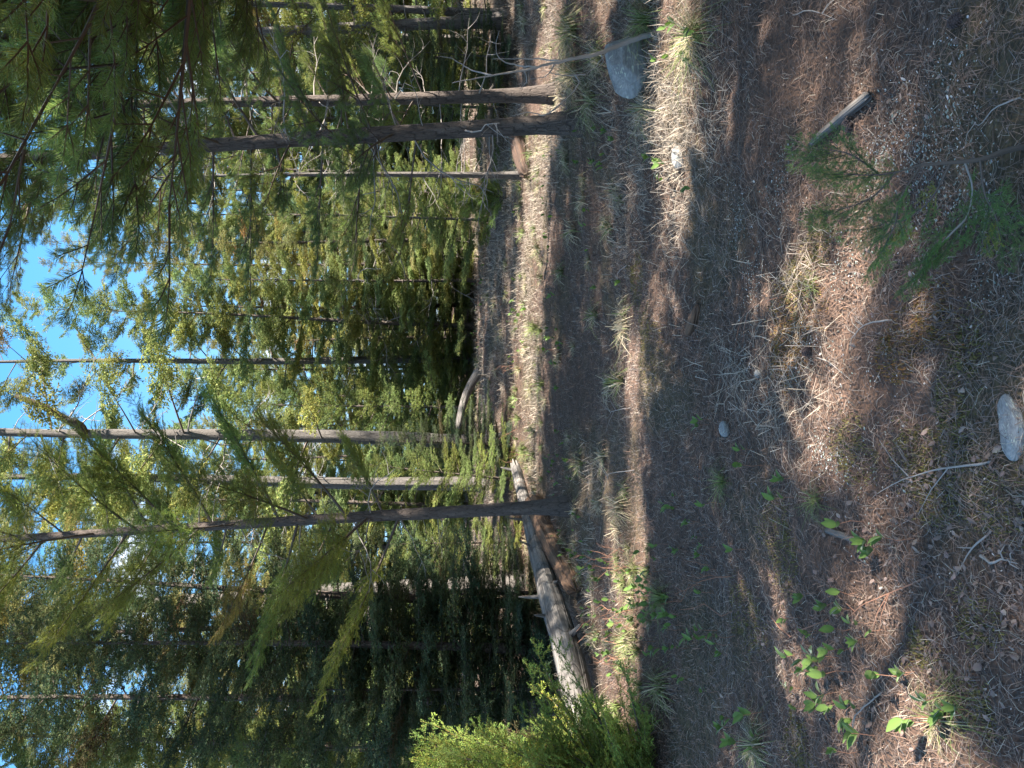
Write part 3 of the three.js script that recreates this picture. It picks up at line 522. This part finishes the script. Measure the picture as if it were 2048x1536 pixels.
{
  const a = G(1212, 1450), b = G(1150, 1180), c = G(1092, 1040), e = G(1066, 928);
  const o = thing('fallen_log', 'long weathered grey log with deep cracks and branch stubs, lying behind the bright juniper', 'log', a.clone());
  const line = [a.clone().add(V(-0.4, 0.19, 0.45)), a.clone().lerp(b, 0.45).add(V(0, 0.24, 0)), b.clone().add(V(0, 0.31, -0.25)), c.clone().add(V(0, 0.24, -0.2)), e.clone().add(V(0, 0.30, -0.3))];
  mesh('log_trunk', logShape(local(o, line), [0.16, 0.165, 0.135, 0.10, 0.09], 5, 56, 1.5, 70), M.wood, o);
  const L = new THREE.CatmullRomCurve3(local(o, line)), stub = (t, dx, dy, dz, l, r, s) => { const p = L.getPoint(t), d = V(dx, dy, dz).normalize(), q = p.clone().addScaledVector(d, l * 0.55), w = p.clone().addScaledVector(d, l).add(V(0.02, 0.03, 0)); mesh('branch_stub', logShape([p, q, w], [r, r * 0.8, r * 0.35], s, 12, 1.4, 10), M.wood, o); };
  stub(0.30, 0.55, -0.35, 0.75, 0.46, 0.045, 41); stub(0.46, -0.1, 0.9, -0.1, 0.36, 0.028, 42); stub(0.385, 0.1, 0.8, 0.5, 0.3, 0.03, 43); stub(0.16, 0.0, 1, 0.1, 0.27, 0.018, 44); stub(0.5, 0.3, -0.3, 0.85, 0.36, 0.04, 45); stub(0.74, 0.1, 1, 0, 0.33, 0.02, 46); stub(0.96, 0.05, 0.7, -0.5, 0.3, 0.035, 47); stub(0.63, 0.35, 0.8, 0.2, 0.25, 0.02, 48);
  const s = thing('rotten_log', 'brown rotting slab of trunk in front of the weathered log, behind the dark mossy trunk', 'log', b.clone());
  const q = [G(1168, 1188), G(1112, 1075), G(1086, 1000)].map((p, i) => p.add(V(0, 0.06 + 0.04 * i, -0.1)));
  mesh('log_trunk', logShape(local(s, q), [0.12, 0.125, 0.14], 15, 30, 1.6), M.woodBrown, s);
  mesh('branch_stub', logShape(local(s, [q[1].clone().lerp(q[2], 0.7), q[1].clone().lerp(q[2], 0.7).add(V(0, 0.3, 0.02)), q[1].clone().lerp(q[2], 0.7).add(V(0, 0.42, 0.04))]), [0.035, 0.03, 0.025], 17, 10, 1, 8), M.rotten, s);
}
function log(name, label, category, pts, radii, mat, seed, sides = 22, rough = 1.2) { const o = thing(name, label, category, pts[0]); mesh('wood', logShape(local(o, pts), radii, seed, sides, rough, 26), mat, o); return o; }
log('leaning_log', 'pale barkless log leaning near the foot of the slender grey trunk', 'log', [onGround(P(958, 738, 22.6).x, -22.6).add(V(0, 0.08, 0)), P(932, 790, 22.3), P(915, 858, 22)], [0.14, 0.12, 0.09], M.wood, 61);
log('dark_log', 'dark charred log in the shade beside the scaly pine', 'log', [G(1062, 350).add(V(0, 0.08, 0)), G(1055, 310).add(V(0, 0.13, 0)), G(1046, 262).add(V(0, 0.14, 0))], [0.11, 0.14, 0.15], M.rotten, 62);
log('grey_log', 'bleached grey log lying at the far edge of the clearing', 'log', [P(915, 470, 29), P(905, 505, 29), P(899, 560, 29)], [0.14, 0.12, 0.08], M.wood, 63);
log('stick', 'stout grey stick with peeling bark beside the pine cone', 'stick', [G(1754, 186).add(V(0, 0.016, 0)), G(1690, 240).add(V(0, 0.02, 0)), G(1628, 290).add(V(0, 0.014, 0))], [0.019, 0.0185, 0.015], M.wood, 64, 24, 2.4);
log('stick', 'short broken stick with splintered pale wood on the mossy litter', 'stick', [G(1660, 1060).add(V(0, 0.01, 0)), G(1696, 1072).add(V(0, 0.014, 0)), G(1732, 1090).add(V(0, 0.008, 0))], [0.011, 0.013, 0.006], M.wood, 65, 14, 2);
log('stick', 'bark chunk lying half buried among dry straw', 'bark', [G(1380, 668).add(V(0, 0.01, 0)), G(1395, 640).add(V(0, 0.022, 0)), G(1402, 608).add(V(0, 0.014, 0))], [0.025, 0.038, 0.02], M.woodBrown, 66, 14, 2);
function facets(seed, size, planes, detail = 24, strata = 0) {        // a stone: a ball cut by planes, in layers
  const g = new THREE.SphereGeometry(1, detail * 2, detail), p = g.attributes.position, R = rng(seed), N = planes.map((q) => ({ n: V(q[0], q[1], q[2]).normalize(), d: q[3] }));
  for (let i = 0; i < p.count; i++) {
    const v = V(p.getX(i), p.getY(i), p.getZ(i)); let r = 1.15; for (const { n, d } of N) { const k = n.dot(v); if (k > 0.05) r = Math.min(r, d / k); }
    r *= 1 + 0.10 * (fbm(v.x * 2.2 + seed, v.y * 2.2 + v.z * 3, seed, 3) - 0.5) + (strata ? strata * (smooth(Math.abs((((v.y * 0.9 + v.z * 0.35) * r * 5 + 9) % 1) - 0.5), 0, 0.16) - 1) : 0);
    p.setXYZ(i, v.x * r * size[0], v.y * r * size[1], v.z * r * size[2]);
  }
  g.computeVertexNormals(); return g;
}
{
  const map = tex(512, 512, (u, v) => { const k = 0.5 * pn(u, v, 10, 10, 81) + 0.5 * pn(u, v, 60, 60, 82), l = smooth(pn(u, v, 16, 16, 83) * pn(u, v, 50, 50, 84), 0.42, 0.55); return [0.38 + 0.22 * k + 0.14 * l, 0.385 + 0.22 * k + 0.15 * l, 0.385 + 0.21 * k + 0.1 * l]; });
  const bump = tex(256, 256, (u, v) => { const k = 0.5 * pn(u, v, 8, 40, 85) + 0.5 * pn(u, v, 60, 60, 86); return [k, k, k]; }, false);
  M.stone = new THREE.MeshStandardMaterial({ map, bumpMap: bump, bumpScale: 0.003, roughness: 0.9 });
  const put = (px, py, label, g, dy, turn, tilt = 0) => { const o = mesh('rock', g, M.stone); o.position.copy(G(px, py)).add(V(0, dy, 0)); o.rotation.set(tilt, turn, 0); return tag(o, label, 'rock'); };
  put(1284, 128, 'large blue-grey layered rock slab behind the dead sapling', facets(4, [0.235, 0.165, 0.12], [[0.1, 0.75, 0.66, 0.80], [-0.75, 0.55, 0.35, 0.72], [0.9, 0.25, 0.3, 0.78], [0, 0.2, 1, 0.8], [-0.3, 1, -0.2, 0.85], [0.3, -1, 0.2, 0.7]], 48, 0.016), 0.10, 0.15, 0.1);
  put(1268, 95, 'small pale rock against the layered slab', facets(5, [0.05, 0.045, 0.04], [[0.2, 0.9, 0.3, 0.8], [-0.6, 0.4, 0.6, 0.8], [0.8, 0.1, 0.4, 0.85]], 20, 0.03), 0.03, 0.6);
  put(1362, 312, 'small flat stone beside the sunlit strip', facets(6, [0.075, 0.035, 0.06], [[0, 1, 0.2, 0.7], [-0.8, 0.3, 0.5, 0.8], [0.7, 0.4, 0.5, 0.8]], 20), 0.02, 0.3);
  put(1455, 858, 'pale egg-sized stone on the needles', facets(7, [0.042, 0.026, 0.03], [[0.1, 0.9, 0.4, 0.85], [-0.9, 0.2, 0.2, 0.9]], 18), 0.014, 0.4);
  put(2030, 855, 'pale flat lichen-spotted stone lying among moss', facets(8, [0.08, 0.02, 0.04], [[0, 1, 0.1, 0.6], [-0.7, 0.3, 0.6, 0.8], [0.7, 0.2, 0.7, 0.85], [0.1, 0.2, -1, 0.8]], 24, 0.02), 0.006, 0.2);
  put(1520, 748, 'little grey pebble by the orange moss', facets(9, [0.022, 0.014, 0.018], [[0.1, 0.9, 0.4, 0.85]], 14), 0.008, 0.9);
}
{
  // pine cones
  const parts = [new THREE.SphereGeometry(0.012, 10, 8).scale(1, 1, 1.5)], R = rng(77);
  for (let k = 0; k < 70; k++) { const t = k / 70, y = (t - 0.5) * 0.044, r = 0.0155 * Math.sin(Math.PI * (0.12 + 0.8 * t)) + 0.002, a = k * 2.399, s = new THREE.SphereGeometry(1, 6, 4); s.scale(0.0042, 0.0018, 0.0046); s.rotateX(-0.5); s.translate(0, 0, r); s.rotateY(a); s.translate(0, y, 0); s.rotateX(Math.PI / 2); parts.push(s); }
  const g = mergeGeometries(parts.map((p) => { p.deleteAttribute('uv'); return p.toNonIndexed(); })), m = new THREE.MeshStandardMaterial({ color: new THREE.Color().setRGB(0.085, 0.06, 0.055), roughness: 0.75 });
  [[1927, 42, 'open dark pine cone lying alone on the needles', 0.5], [1701, 252, 'pine cone tucked against the stout grey stick', 2.0], [1622, 702, 'greyish pine cone in the patch of sun', 1.2]].forEach(([px, py, label, turn]) => { const o = mesh('pine_cone', g, m); o.position.copy(G(px, py)).add(V(0, 0.016, 0)); o.rotation.set(0.2, turn, 0.3); tag(o, label, 'pine cone'); });
}
// bare twigs: pixels on the ground, lifted a little in the middle
function twig(label, px, r, mat, lift = 0.02, forks = 2, seed = 1, category = 'twig') {
  const R = rng(seed), pts = px.map(([x, y], i) => G(x, y).add(V(0, r + lift * Math.sin(Math.PI * i / (px.length - 1)), 0))), o = thing('twig', label, category, pts[0]), q = local(o, pts), c = new THREE.CatmullRomCurve3(q), n = 10, line = Array.from({ length: n + 1 }, (_, i) => c.getPoint(i / n).add(V((R() - 0.5) * r, (R() - 0.5) * r, (R() - 0.5) * r)));
  mesh('stem', tube(line, line.map((_, i) => r * (1 - 0.7 * i / n)), 6, (t, l) => r * 0.3 * (vnoise(t, l * 40, seed) - 0.5)), mat, o);
  const L = c.getLength();
  for (let k = 0; k < forks; k++) { const a = c.getPoint(0.35 + 0.5 * R()), d = c.getTangent(0.5).applyAxisAngle(V(0, 1, 0), (R() < 0.5 ? 1 : -1) * (0.5 + 0.5 * R())).add(V(0, 0.25 * R(), 0)).normalize(), f = [a, a.clone().addScaledVector(d, L * 0.14).add(V(0, 0.01, 0)), a.clone().addScaledVector(d, L * 0.3)]; mesh('side_twig', tube(f, [r * 0.5, r * 0.4, r * 0.15], 5), mat, o); }
  return o;
}
twig('long curved pale twig lying over the brown leaves', [[1998, 924], [1935, 932], [1880, 942], [1810, 965], [1750, 992]], 0.004, M.deadTwig, 0.02, 2, 3);
twig('straight grey twig on the shaded litter', [[1990, 1060], [1955, 1105], [1922, 1150]], 0.0035, M.deadTwig, 0.01, 1, 4);
twig('forked silvery twig with curling ends', [[1975, 1112], [2000, 1125], [2035, 1118], [2048, 1122]], 0.005, M.deadTwig, 0.02, 4, 5);
twig('thin grey twig slanting up between green leaves', [[1765, 1385], [1740, 1430], [1712, 1478]], 0.0032, M.deadTwig, 0.05, 1, 6);
twig('dark reddish twig trailing over the needles', [[1870, 1150], [1800, 1185], [1740, 1210], [1700, 1235]], 0.003, M.redTwig, 0.025, 3, 7);
twig('dark twig with small side shoots beside the grass', [[1660, 1240], [1620, 1260], [1560, 1290]], 0.003, M.redTwig, 0.03, 3, 8);
twig('dry curving stems spread in a fan on the litter', [[1790, 640], [1760, 645], [1735, 660], [1712, 678]], 0.0035, M.deadTwig, 0.03, 5, 9);
twig('pale straw-thin twig crossing the sunny strip', [[1640, 715], [1670, 725], [1715, 765]], 0.0025, M.deadTwig, 0.02, 1, 10);
twig('bent pale twig near the near fir seedling', [[2048, 195], [2010, 215], [1975, 250], [1950, 240]], 0.0028, M.deadTwig, 0.02, 1, 11);
twig('thin red stalk standing out of the orange moss', [[1580, 590], [1545, 610], [1520, 628], [1475, 660]], 0.0022, M.redTwig, 0.09, 2, 12);
twig('pale dry twig lying under the grass bank', [[1590, 30], [1640, 22], [1680, 40]], 0.003, M.deadTwig, 0.02, 2, 13);
twig('forked dead twig poking up beside the sunlit strip', [[1270, 940], [1245, 948], [1222, 962]], 0.004, M.deadTwig, 0.12, 4, 14);
twig('bare twig in the straw beside the sunny band', [[1265, 815], [1245, 822], [1220, 830]], 0.004, M.deadTwig, 0.08, 4, 15);
twig('small dead twig in the straw in front of the far lit band', [[1255, 530], [1250, 548], [1240, 572]], 0.004, M.deadTwig, 0.06, 3, 16);
{
  // the dead sapling in front of the rock, branching as it leans
  const base = G(1306, 66), D = -base.z, o = thing('dead_sapling', 'bare grey dead sapling leaning in front of the layered rock', 'sapling', base), at = (x, y, f = 0) => P(x, y, D + f).sub(base);
  const limb = (name, pts, r0, r1, s) => { const c = new THREE.CatmullRomCurve3(pts), n = pts.length * 4, R = rng(s), l = Array.from({ length: n + 1 }, (_, i) => c.getPoint(i / n).add(V((R() - 0.5) * 0.006, (R() - 0.5) * 0.006, (R() - 0.5) * 0.01))); mesh(name, tube(l, l.map((_, i) => r0 + (r1 - r0) * i / n), 8), M.deadTwig, o); };
  limb('stem', [V(0, -0.04, 0), at(1270, 78), at(1235, 92), at(1195, 107, -0.05), at(1150, 117, -0.08), at(1100, 128, -0.1), at(1050, 140, -0.12), at(985, 150, -0.15), at(905, 166, -0.2)], 0.021, 0.003, 1);
  [[[1218, 95], [1205, 115], [1190, 135], [1172, 148]], [[1200, 105], [1206, 122], [1196, 136]], [[1128, 122, -0.08], [1080, 118, 0.05], [1030, 117, 0.1], [985, 117, 0.15]], [[1072, 133, -0.1], [1035, 130], [1000, 118], [992, 100], [998, 60, -0.1]], [[1172, 148], [1150, 150], [1120, 150], [1085, 140]], [[1150, 150], [1158, 165], [1140, 190], [1125, 205], [1122, 215]], [[1050, 140, -0.1], [1052, 165], [1040, 178]], [[985, 150, -0.15], [940, 138], [905, 118], [880, 112]], [[1125, 205], [1090, 230], [1060, 225], [1020, 232]], [[1110, 126], [1095, 150], [1060, 158]]].forEach((l, i) => limb('branch', l.map(([x, y, f]) => at(x, y, f ?? 0.1)), 0.006, 0.0014, 20 + i));
}
// ---------------------------------------------------------------- low plants
function leafShape(seed) {
  const R = rng(seed), n = 7, pos = [], col = [], idx = [], L = 1, W = 0.23 + 0.05 * R(), curl = 0.12 + 0.25 * R(), t0 = 0.85 + 0.3 * R();
  for (let i = 0; i <= n; i++) { const t = i / n, w = W * Math.pow(Math.sin(Math.PI * Math.pow(t, 0.85) * 0.98 + 0.02), 0.8); for (const s of [-1, 0, 1]) { pos.push(L * t, -curl * t * t + Math.abs(s) * w * 0.38, s * w * (1 + 0.06 * Math.sin(i * 2.5 + seed))); const k = t0 * (s ? 1 : 1.25); col.push(0.10 * k, 0.18 * k, 0.026 * k); } }
  for (let i = 0; i < n; i++) for (let j = 0; j < 2; j++) { const a = i * 3 + j; idx.push(a, a + 1, a + 3, a + 1, a + 4, a + 3); }
  const g = new THREE.BufferGeometry(); g.setAttribute('position', new THREE.Float32BufferAttribute(pos, 3)); g.setAttribute('color', new THREE.Float32BufferAttribute(col, 3)); g.setIndex(idx); g.computeVertexNormals(); return g;
}
{
  const leaves = [1, 2, 3, 4].map(leafShape), R = rng(88), protos = [];
  const LABEL = 'low plant with upright oval green leaves on thin reddish stem', GROUP = 'leafy low plants scattered over the litter';
  for (let k = 0; k < 7; k++) {
    const o = new THREE.Group(), h = 0.05 + 0.06 * R(), q = [V(0, -0.02, 0), V(0.01 * (R() - 0.5), h * 0.5, 0.01), V(0.03 * (R() - 0.5), h, 0.03 * (R() - 0.5))], n = 2 + Math.floor(R() * 4); mesh('stem', tube(q, [0.0016, 0.0014, 0.001], 5), M.redTwig, o);
    for (let i = 0; i < n; i++) { const a = R() * 6.28, up = 0.5 + 0.9 * R(), m = mesh('leaf', leaves[Math.floor(R() * 4)], M.leaf, o), s = 0.038 + 0.024 * R(); m.applyMatrix4(frame(q[2].clone().lerp(q[1], 0.9 * R() * (i > 1)), V(Math.cos(a) * Math.cos(up), Math.sin(up), Math.sin(a) * Math.cos(up)), V(-Math.cos(a), 1, -Math.sin(a)), s)); }
    protos.push(o);
  }
  for (const [px, py, sx, sy, n] of [[1215, 1240, 45, 100, 40], [1290, 1190, 45, 80, 16], [1330, 1260, 60, 90, 12], [1315, 1195, 30, 45, 20], [1450, 1250, 70, 140, 16], [1700, 1330, 110, 120, 34], [1890, 1410, 80, 90, 8], [1780, 1075, 50, 30, 4], [1400, 1010, 50, 80, 9], [1420, 845, 20, 20, 2], [1160, 1080, 30, 60, 18], [1130, 900, 25, 70, 10], [1045, 720, 14, 230, 26], [1120, 700, 25, 230, 16], [1330, 325, 20, 30, 5], [1392, 378, 10, 10, 1], [1370, 110, 60, 60, 7], [1270, 180, 20, 30, 3], [1210, 310, 35, 60, 10], [1085, 340, 25, 40, 6], [1550, 1000, 60, 80, 4], [1100, 450, 25, 60, 8], [965, 640, 12, 120, 14], [1500, 1470, 70, 50, 6], [1230, 560, 60, 120, 5]]) for (let i = 0; i < n; i++) {
    const g = () => (R() + R() + R() - 1.5) * 1.15, p = G(px + g() * sx, clamp(py + g() * sy, -30, 1560)), o = protos[Math.floor(R() * 7)].clone(); o.name = numbered('leafy_plant'); o.position.copy(p); o.rotation.y = R() * 6.28; o.scale.setScalar((0.6 + 0.5 * R()) * (1 + 0.035 * -p.z)); scene.add(o); tag(o, LABEL, 'plant', GROUP);
  }
  // dry reddish stalks among the leaves
  const stalks = [1, 2, 3, 4].map((s) => { const Q = rng(s * 7), parts = [], q = [V(0, -0.02, 0)]; for (let i = 1; i < 5; i++) q.push(V((Q() - 0.5) * 0.05 + 0.02 * i, 0.06 * i, (Q() - 0.5) * 0.05)); parts.push(tube(q, [0.0022, 0.002, 0.0018, 0.0014, 0.0008], 5)); for (let k = 0; k < 3; k++) { const a = along(q, 0.4 + 0.5 * Q()); parts.push(tube([a, a.clone().add(V((Q() - 0.5) * 0.08, 0.04, (Q() - 0.5) * 0.08))], [0.0013, 0.0006], 4)); } return mergeGeometries(parts); });
  for (const [px, py, sx, sy, n] of [[1250, 1180, 30, 90, 16], [1270, 1330, 40, 60, 12], [1075, 950, 14, 120, 10], [1440, 1170, 40, 50, 5], [1290, 1450, 30, 40, 6], [1040, 780, 8, 160, 8]]) for (let i = 0; i < n; i++) {
    const o = mesh('dry_stalk', stalks[i % 4], M.redTwig); o.position.copy(G(px + (R() - 0.5) * 2 * sx, py + (R() - 0.5) * 2 * sy)); o.rotation.set((R() - 0.5) * 0.8, R() * 6.28, (R() - 0.5) * 0.8); o.scale.setScalar((0.6 + 0.6 * R()) * (1 + 0.04 * -o.position.z)); tag(o, 'thin dry reddish stalk among the leafy plants', 'stalk', 'dry reddish stalks');
  }
}
function tuftShape(seed, n, h, droop, cols, w = 0.0013, lean = 0.6) {
  const R = rng(seed), B = new Build();
  for (let i = 0; i < n; i++) {
    const a = R() * 6.28, out = V(Math.cos(a), 0, Math.sin(a)), L = h * (0.5 + 0.7 * R()), k = lean * (0.3 + R()), t = 0.7 + 0.6 * R(), p = out.clone().multiplyScalar(h * 0.12 * R()), col = cols[Math.floor(R() * cols.length)].map((c) => c * t), pts = [];
    for (let j = 0; j <= 4; j++) { const s = j / 4; pts.push(p.clone().addScaledVector(out, L * k * s * (0.6 + 0.6 * s)).add(V(0, Math.max(-0.02, L * (s - droop * (0.6 + 0.8 * R()) * s * s * (0.5 + k))) - 0.008, 0))); }
    B.ribbon(pts, [w, w, w * 0.9, w * 0.6, w * 0.15], V(-out.z, 0.2, out.x), col);
  }
  return B.done();
}
{
  const GREEN = [[0.13, 0.17, 0.045], [0.17, 0.19, 0.06], [0.10, 0.14, 0.035]], STRAW = [[0.36, 0.30, 0.19], [0.28, 0.22, 0.14], [0.40, 0.35, 0.24]], MIX = [...GREEN, ...STRAW], M2 = [...STRAW, ...STRAW, GREEN[0]];
  const add = (label, px, py, seed, n, h, droop, cols, w, lean, group) => { const o = thing('grass_tuft', label, 'grass', G(px, py), group); const b = mesh('blades', tuftShape(seed, n, h, droop, cols, w, lean), M.litter, o); b.userData.kind = 'stuff'; o.rotation.y = seed; triangles += n * 8; };
  add('long drooping pale grass clump on the hummock beside the slimmer pine', 1150, 60, 1, 260, 0.55, 0.75, MIX, 0.0022, 1.0);
  add('straw-coloured grass clump draping over the hummock edge', 1150, 150, 2, 240, 0.5, 0.8, M2, 0.0022, 1.0);
  add('drooping grass clump at the foot of the scaly pine', 1190, 200, 3, 220, 0.45, 0.75, MIX, 0.002, 1.0);
  add('wispy green grass above the layered rock', 1300, 40, 4, 160, 0.4, 0.7, GREEN, 0.0018, 1.0);
  add('dense dull green grass clump at the edge of the needle litter', 1395, 70, 5, 300, 0.36, 0.75, MIX, 0.0016, 1.1);
  add('fine grass clump beside the small flat stone', 1300, 215, 6, 180, 0.36, 0.75, M2, 0.0016, 1.0);
  add('bright green grass tuft in the far sunlit band', 1075, 655, 7, 150, 0.36, 0.5, GREEN, 0.0035, 0.7);
  add('yellow-green grass tuft by the far end of the weathered log', 1055, 900, 8, 170, 0.34, 0.5, GREEN, 0.004, 0.7);
  add('fading grey-green grass tuft near the dark mossy trunk', 1245, 1012, 9, 170, 0.33, 0.7, M2, 0.0018, 0.9);
  add('green grass tuft in the shaded litter below the sunny strip', 1452, 962, 10, 90, 0.16, 0.6, GREEN, 0.0012, 0.8);
  add('small green grass tuft at the end of the broken stick', 1640, 1000, 11, 70, 0.13, 0.6, GREEN, 0.001, 0.8);
  add('little green grass tuft in the pool of sun', 1630, 572, 12, 60, 0.1, 0.6, GREEN, 0.001, 0.8);
  add('grass tuft growing among the leafy plants', 1330, 1195, 13, 150, 0.26, 0.6, GREEN, 0.0016, 0.8);
  add('straw grass tuft in front of the bright juniper', 1330, 1370, 14, 200, 0.3, 0.65, MIX, 0.0018, 0.9);
  add('yellow-green grass tuft in the sunlit litter below the juniper', 1520, 1490, 15, 220, 0.2, 0.65, MIX, 0.0014, 1.0);
  add('pale grass tuft with spreading blades near the thin slanting twig', 1880, 1440, 16, 110, 0.15, 0.7, MIX, 0.001, 1.1);
  add('sparse grass tuft beside the yellow moss', 1905, 1385, 17, 60, 0.12, 0.7, GREEN, 0.001, 1.0);
  add('straw grass tuft in the lit band before the weathered log', 1270, 1280, 18, 220, 0.3, 0.6, MIX, 0.0018, 0.8);
  add('thin grass tuft over the grey rock', 1205, 110, 19, 140, 0.42, 0.75, MIX, 0.0018, 1.0);
  const R = rng(55), tufts = [0, 1, 2, 3].map((k) => tuftShape(90 + k, 70, 0.24, 0.65, k % 2 ? MIX : M2, 0.0026, 0.9));
  const greens = [0, 1, 2].map((k) => tuftShape(95 + k, 60, 0.24, 0.5, k ? GREEN : MIX, 0.0032, 0.8));
  for (let i = 0; i < 80; i++) {
    const p = i < 46 ? onGround(-3.5 + 8.5 * R(), -(11.6 + 3.8 * R())) : G(1235 + 70 * R(), 1080 + 400 * R()), o = thing('grass_tuft', 'small fresh green grass tuft in a sunlit band', 'grass', p, 'green grass tufts in the sunlit bands'), b = mesh('blades', greens[i % 3], M.litter, o); b.userData.kind = 'stuff'; o.rotation.y = R() * 6; o.scale.setScalar((0.5 + 0.6 * R()) * (i < 46 ? 1.2 : 0.7));
  }
  for (let i = 0; i < 190; i++) {
    const d = 6.5 + 20 * Math.pow(R(), 1.1), x = (R() * 2 - 1) * 0.5 * d, o = thing('grass_tuft', 'small dry grass tuft on the clearing floor', 'grass', onGround(x, -d), 'dry grass tufts across the clearing'), b = mesh('blades', tufts[i % 4], M.litter, o); b.userData.kind = 'stuff'; o.rotation.y = R() * 6; o.scale.setScalar((0.6 + 0.7 * R()) * (0.8 + 0.03 * d));
  }
}
{
  // the bright juniper and smaller evergreens near the camera
  const bush = (name, label, at, H, rad, seed, spacing, tone, spray = 'fir', every = 0.1) => {
    const t = thing(name, label, 'shrub', at), R = rng(seed), { mats, cols, limbs } = grow(R, { crown: [0.03, H * 0.55, rad], profile: () => 1, spacing, pitch: (k) => 0.45 + 1.0 * k, sag: 0.1, gap: 0.15, every, hang: 0.4, near: true, tone, size: 0.8, brown: 0.02 }, (h) => V(0, h, 0));
    limbs.forEach((g) => mesh('branch', g, M.twig, t)); stuffInstances('foliage', SPRAY[spray][seed % 3], M.needles, mats, cols, t); return t;
  };
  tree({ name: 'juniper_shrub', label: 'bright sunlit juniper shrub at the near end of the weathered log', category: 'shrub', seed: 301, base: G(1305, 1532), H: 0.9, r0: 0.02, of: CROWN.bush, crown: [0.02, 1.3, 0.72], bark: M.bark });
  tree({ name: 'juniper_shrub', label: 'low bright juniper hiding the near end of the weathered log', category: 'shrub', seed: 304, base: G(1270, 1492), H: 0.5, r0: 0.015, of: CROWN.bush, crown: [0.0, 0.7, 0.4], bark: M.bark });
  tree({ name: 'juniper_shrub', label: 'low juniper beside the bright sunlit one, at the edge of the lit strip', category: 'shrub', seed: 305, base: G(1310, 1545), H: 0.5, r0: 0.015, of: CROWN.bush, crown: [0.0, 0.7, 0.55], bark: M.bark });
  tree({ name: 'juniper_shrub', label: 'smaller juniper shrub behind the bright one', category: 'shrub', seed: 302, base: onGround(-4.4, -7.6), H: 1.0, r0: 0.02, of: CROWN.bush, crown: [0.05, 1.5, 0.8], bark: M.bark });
  bush('fir_seedling', 'tiny bright fir in the sun beside the thin grey sapling', G(1012, 395), 1.15, 0.55, 303, 0.014, [1.0, 1.05, 1.0]);
  // the fir seedling at the camera's feet
  const base = G(2052, 286), D = -base.z, t = thing('fir_seedling', 'near fir seedling with dark leader and soft flat sprays over the lichen', 'seedling', base), at = (x, y, f = 0) => P(x, y, D + f).sub(base);
  const limb = (name, pts, r0, r1, m) => { const c = new THREE.CatmullRomCurve3(pts), l = Array.from({ length: 13 }, (_, i) => c.getPoint(i / 12)); mesh(name, tube(l, l.map((_, i) => r0 + (r1 - r0) * i / 12), 7), m, t); return c; };
  limb('stem', [V(0, -0.05, 0), at(2010, 302), at(1965, 318), at(1900, 325, 0.02), at(1840, 330, 0.04)], 0.009, 0.004, M.twig);
  const mats = [], cols = [], R = rng(404);
  const spread = [[[1840, 330, 0.04], [1790, 345, 0.06], [1740, 350, 0.08], [1685, 348, 0.1]], [[1930, 325, 0.02], [1945, 380, 0.06], [1930, 440, 0.08], [1900, 470, 0.1]], [[1900, 328, 0.03], [1860, 400, 0.1], [1810, 440, 0.15], [1760, 450, 0.2]], [[1840, 335, 0.04], [1800, 400, 0.02], [1790, 450, 0], [1770, 490, 0]], [[1960, 320, 0.0], [1970, 390, -0.03], [1990, 430, -0.05], [2000, 470, -0.05]], [[1930, 440, 0.08], [1890, 480, 0.1], [1870, 505, 0.1], [1850, 530, 0.1]], [[1760, 350, 0.08], [1720, 320, 0.1], [1690, 305, 0.12], [1660, 300, 0.14]], [[1790, 345, 0.06], [1750, 390, 0.1], [1710, 410, 0.12], [1670, 420, 0.14]]];
  spread.forEach((l, i) => { const c = limb(i ? 'branch' : 'leader', l.map(([x, y, f]) => at(x, y, f)), 0.0032, 0.0012, i === 1 || i === 5 ? M.deadTwig : M.twig); for (let k = 0; k < 7; k++) { const q = 0.2 + 0.8 * k / 6, d = c.getTangent(q).applyAxisAngle(V(0, 1, 0), k === 6 ? 0 : (k % 2 ? 1 : -1) * (0.6 + 0.4 * R())); d.y += (R() - 0.6) * 0.3; mats.push(frame(c.getPoint(q), d, V((R() - 0.5) * 0.4, 1, (R() - 0.5) * 0.4), 0.2 + 0.14 * R())); const m = 0.75 + 0.4 * R(); cols.push(R() < 0.1 ? new THREE.Color().setRGB(1.9 * m, 1.5 * m, 0.8 * m) : new THREE.Color().setRGB(0.75 * m, 1.0 * m, 1.1 * m)); } });
  stuffInstances('foliage', SPRAY.fir[1], M.needles, mats, cols, t);
}
renderer.render(scene, camera);
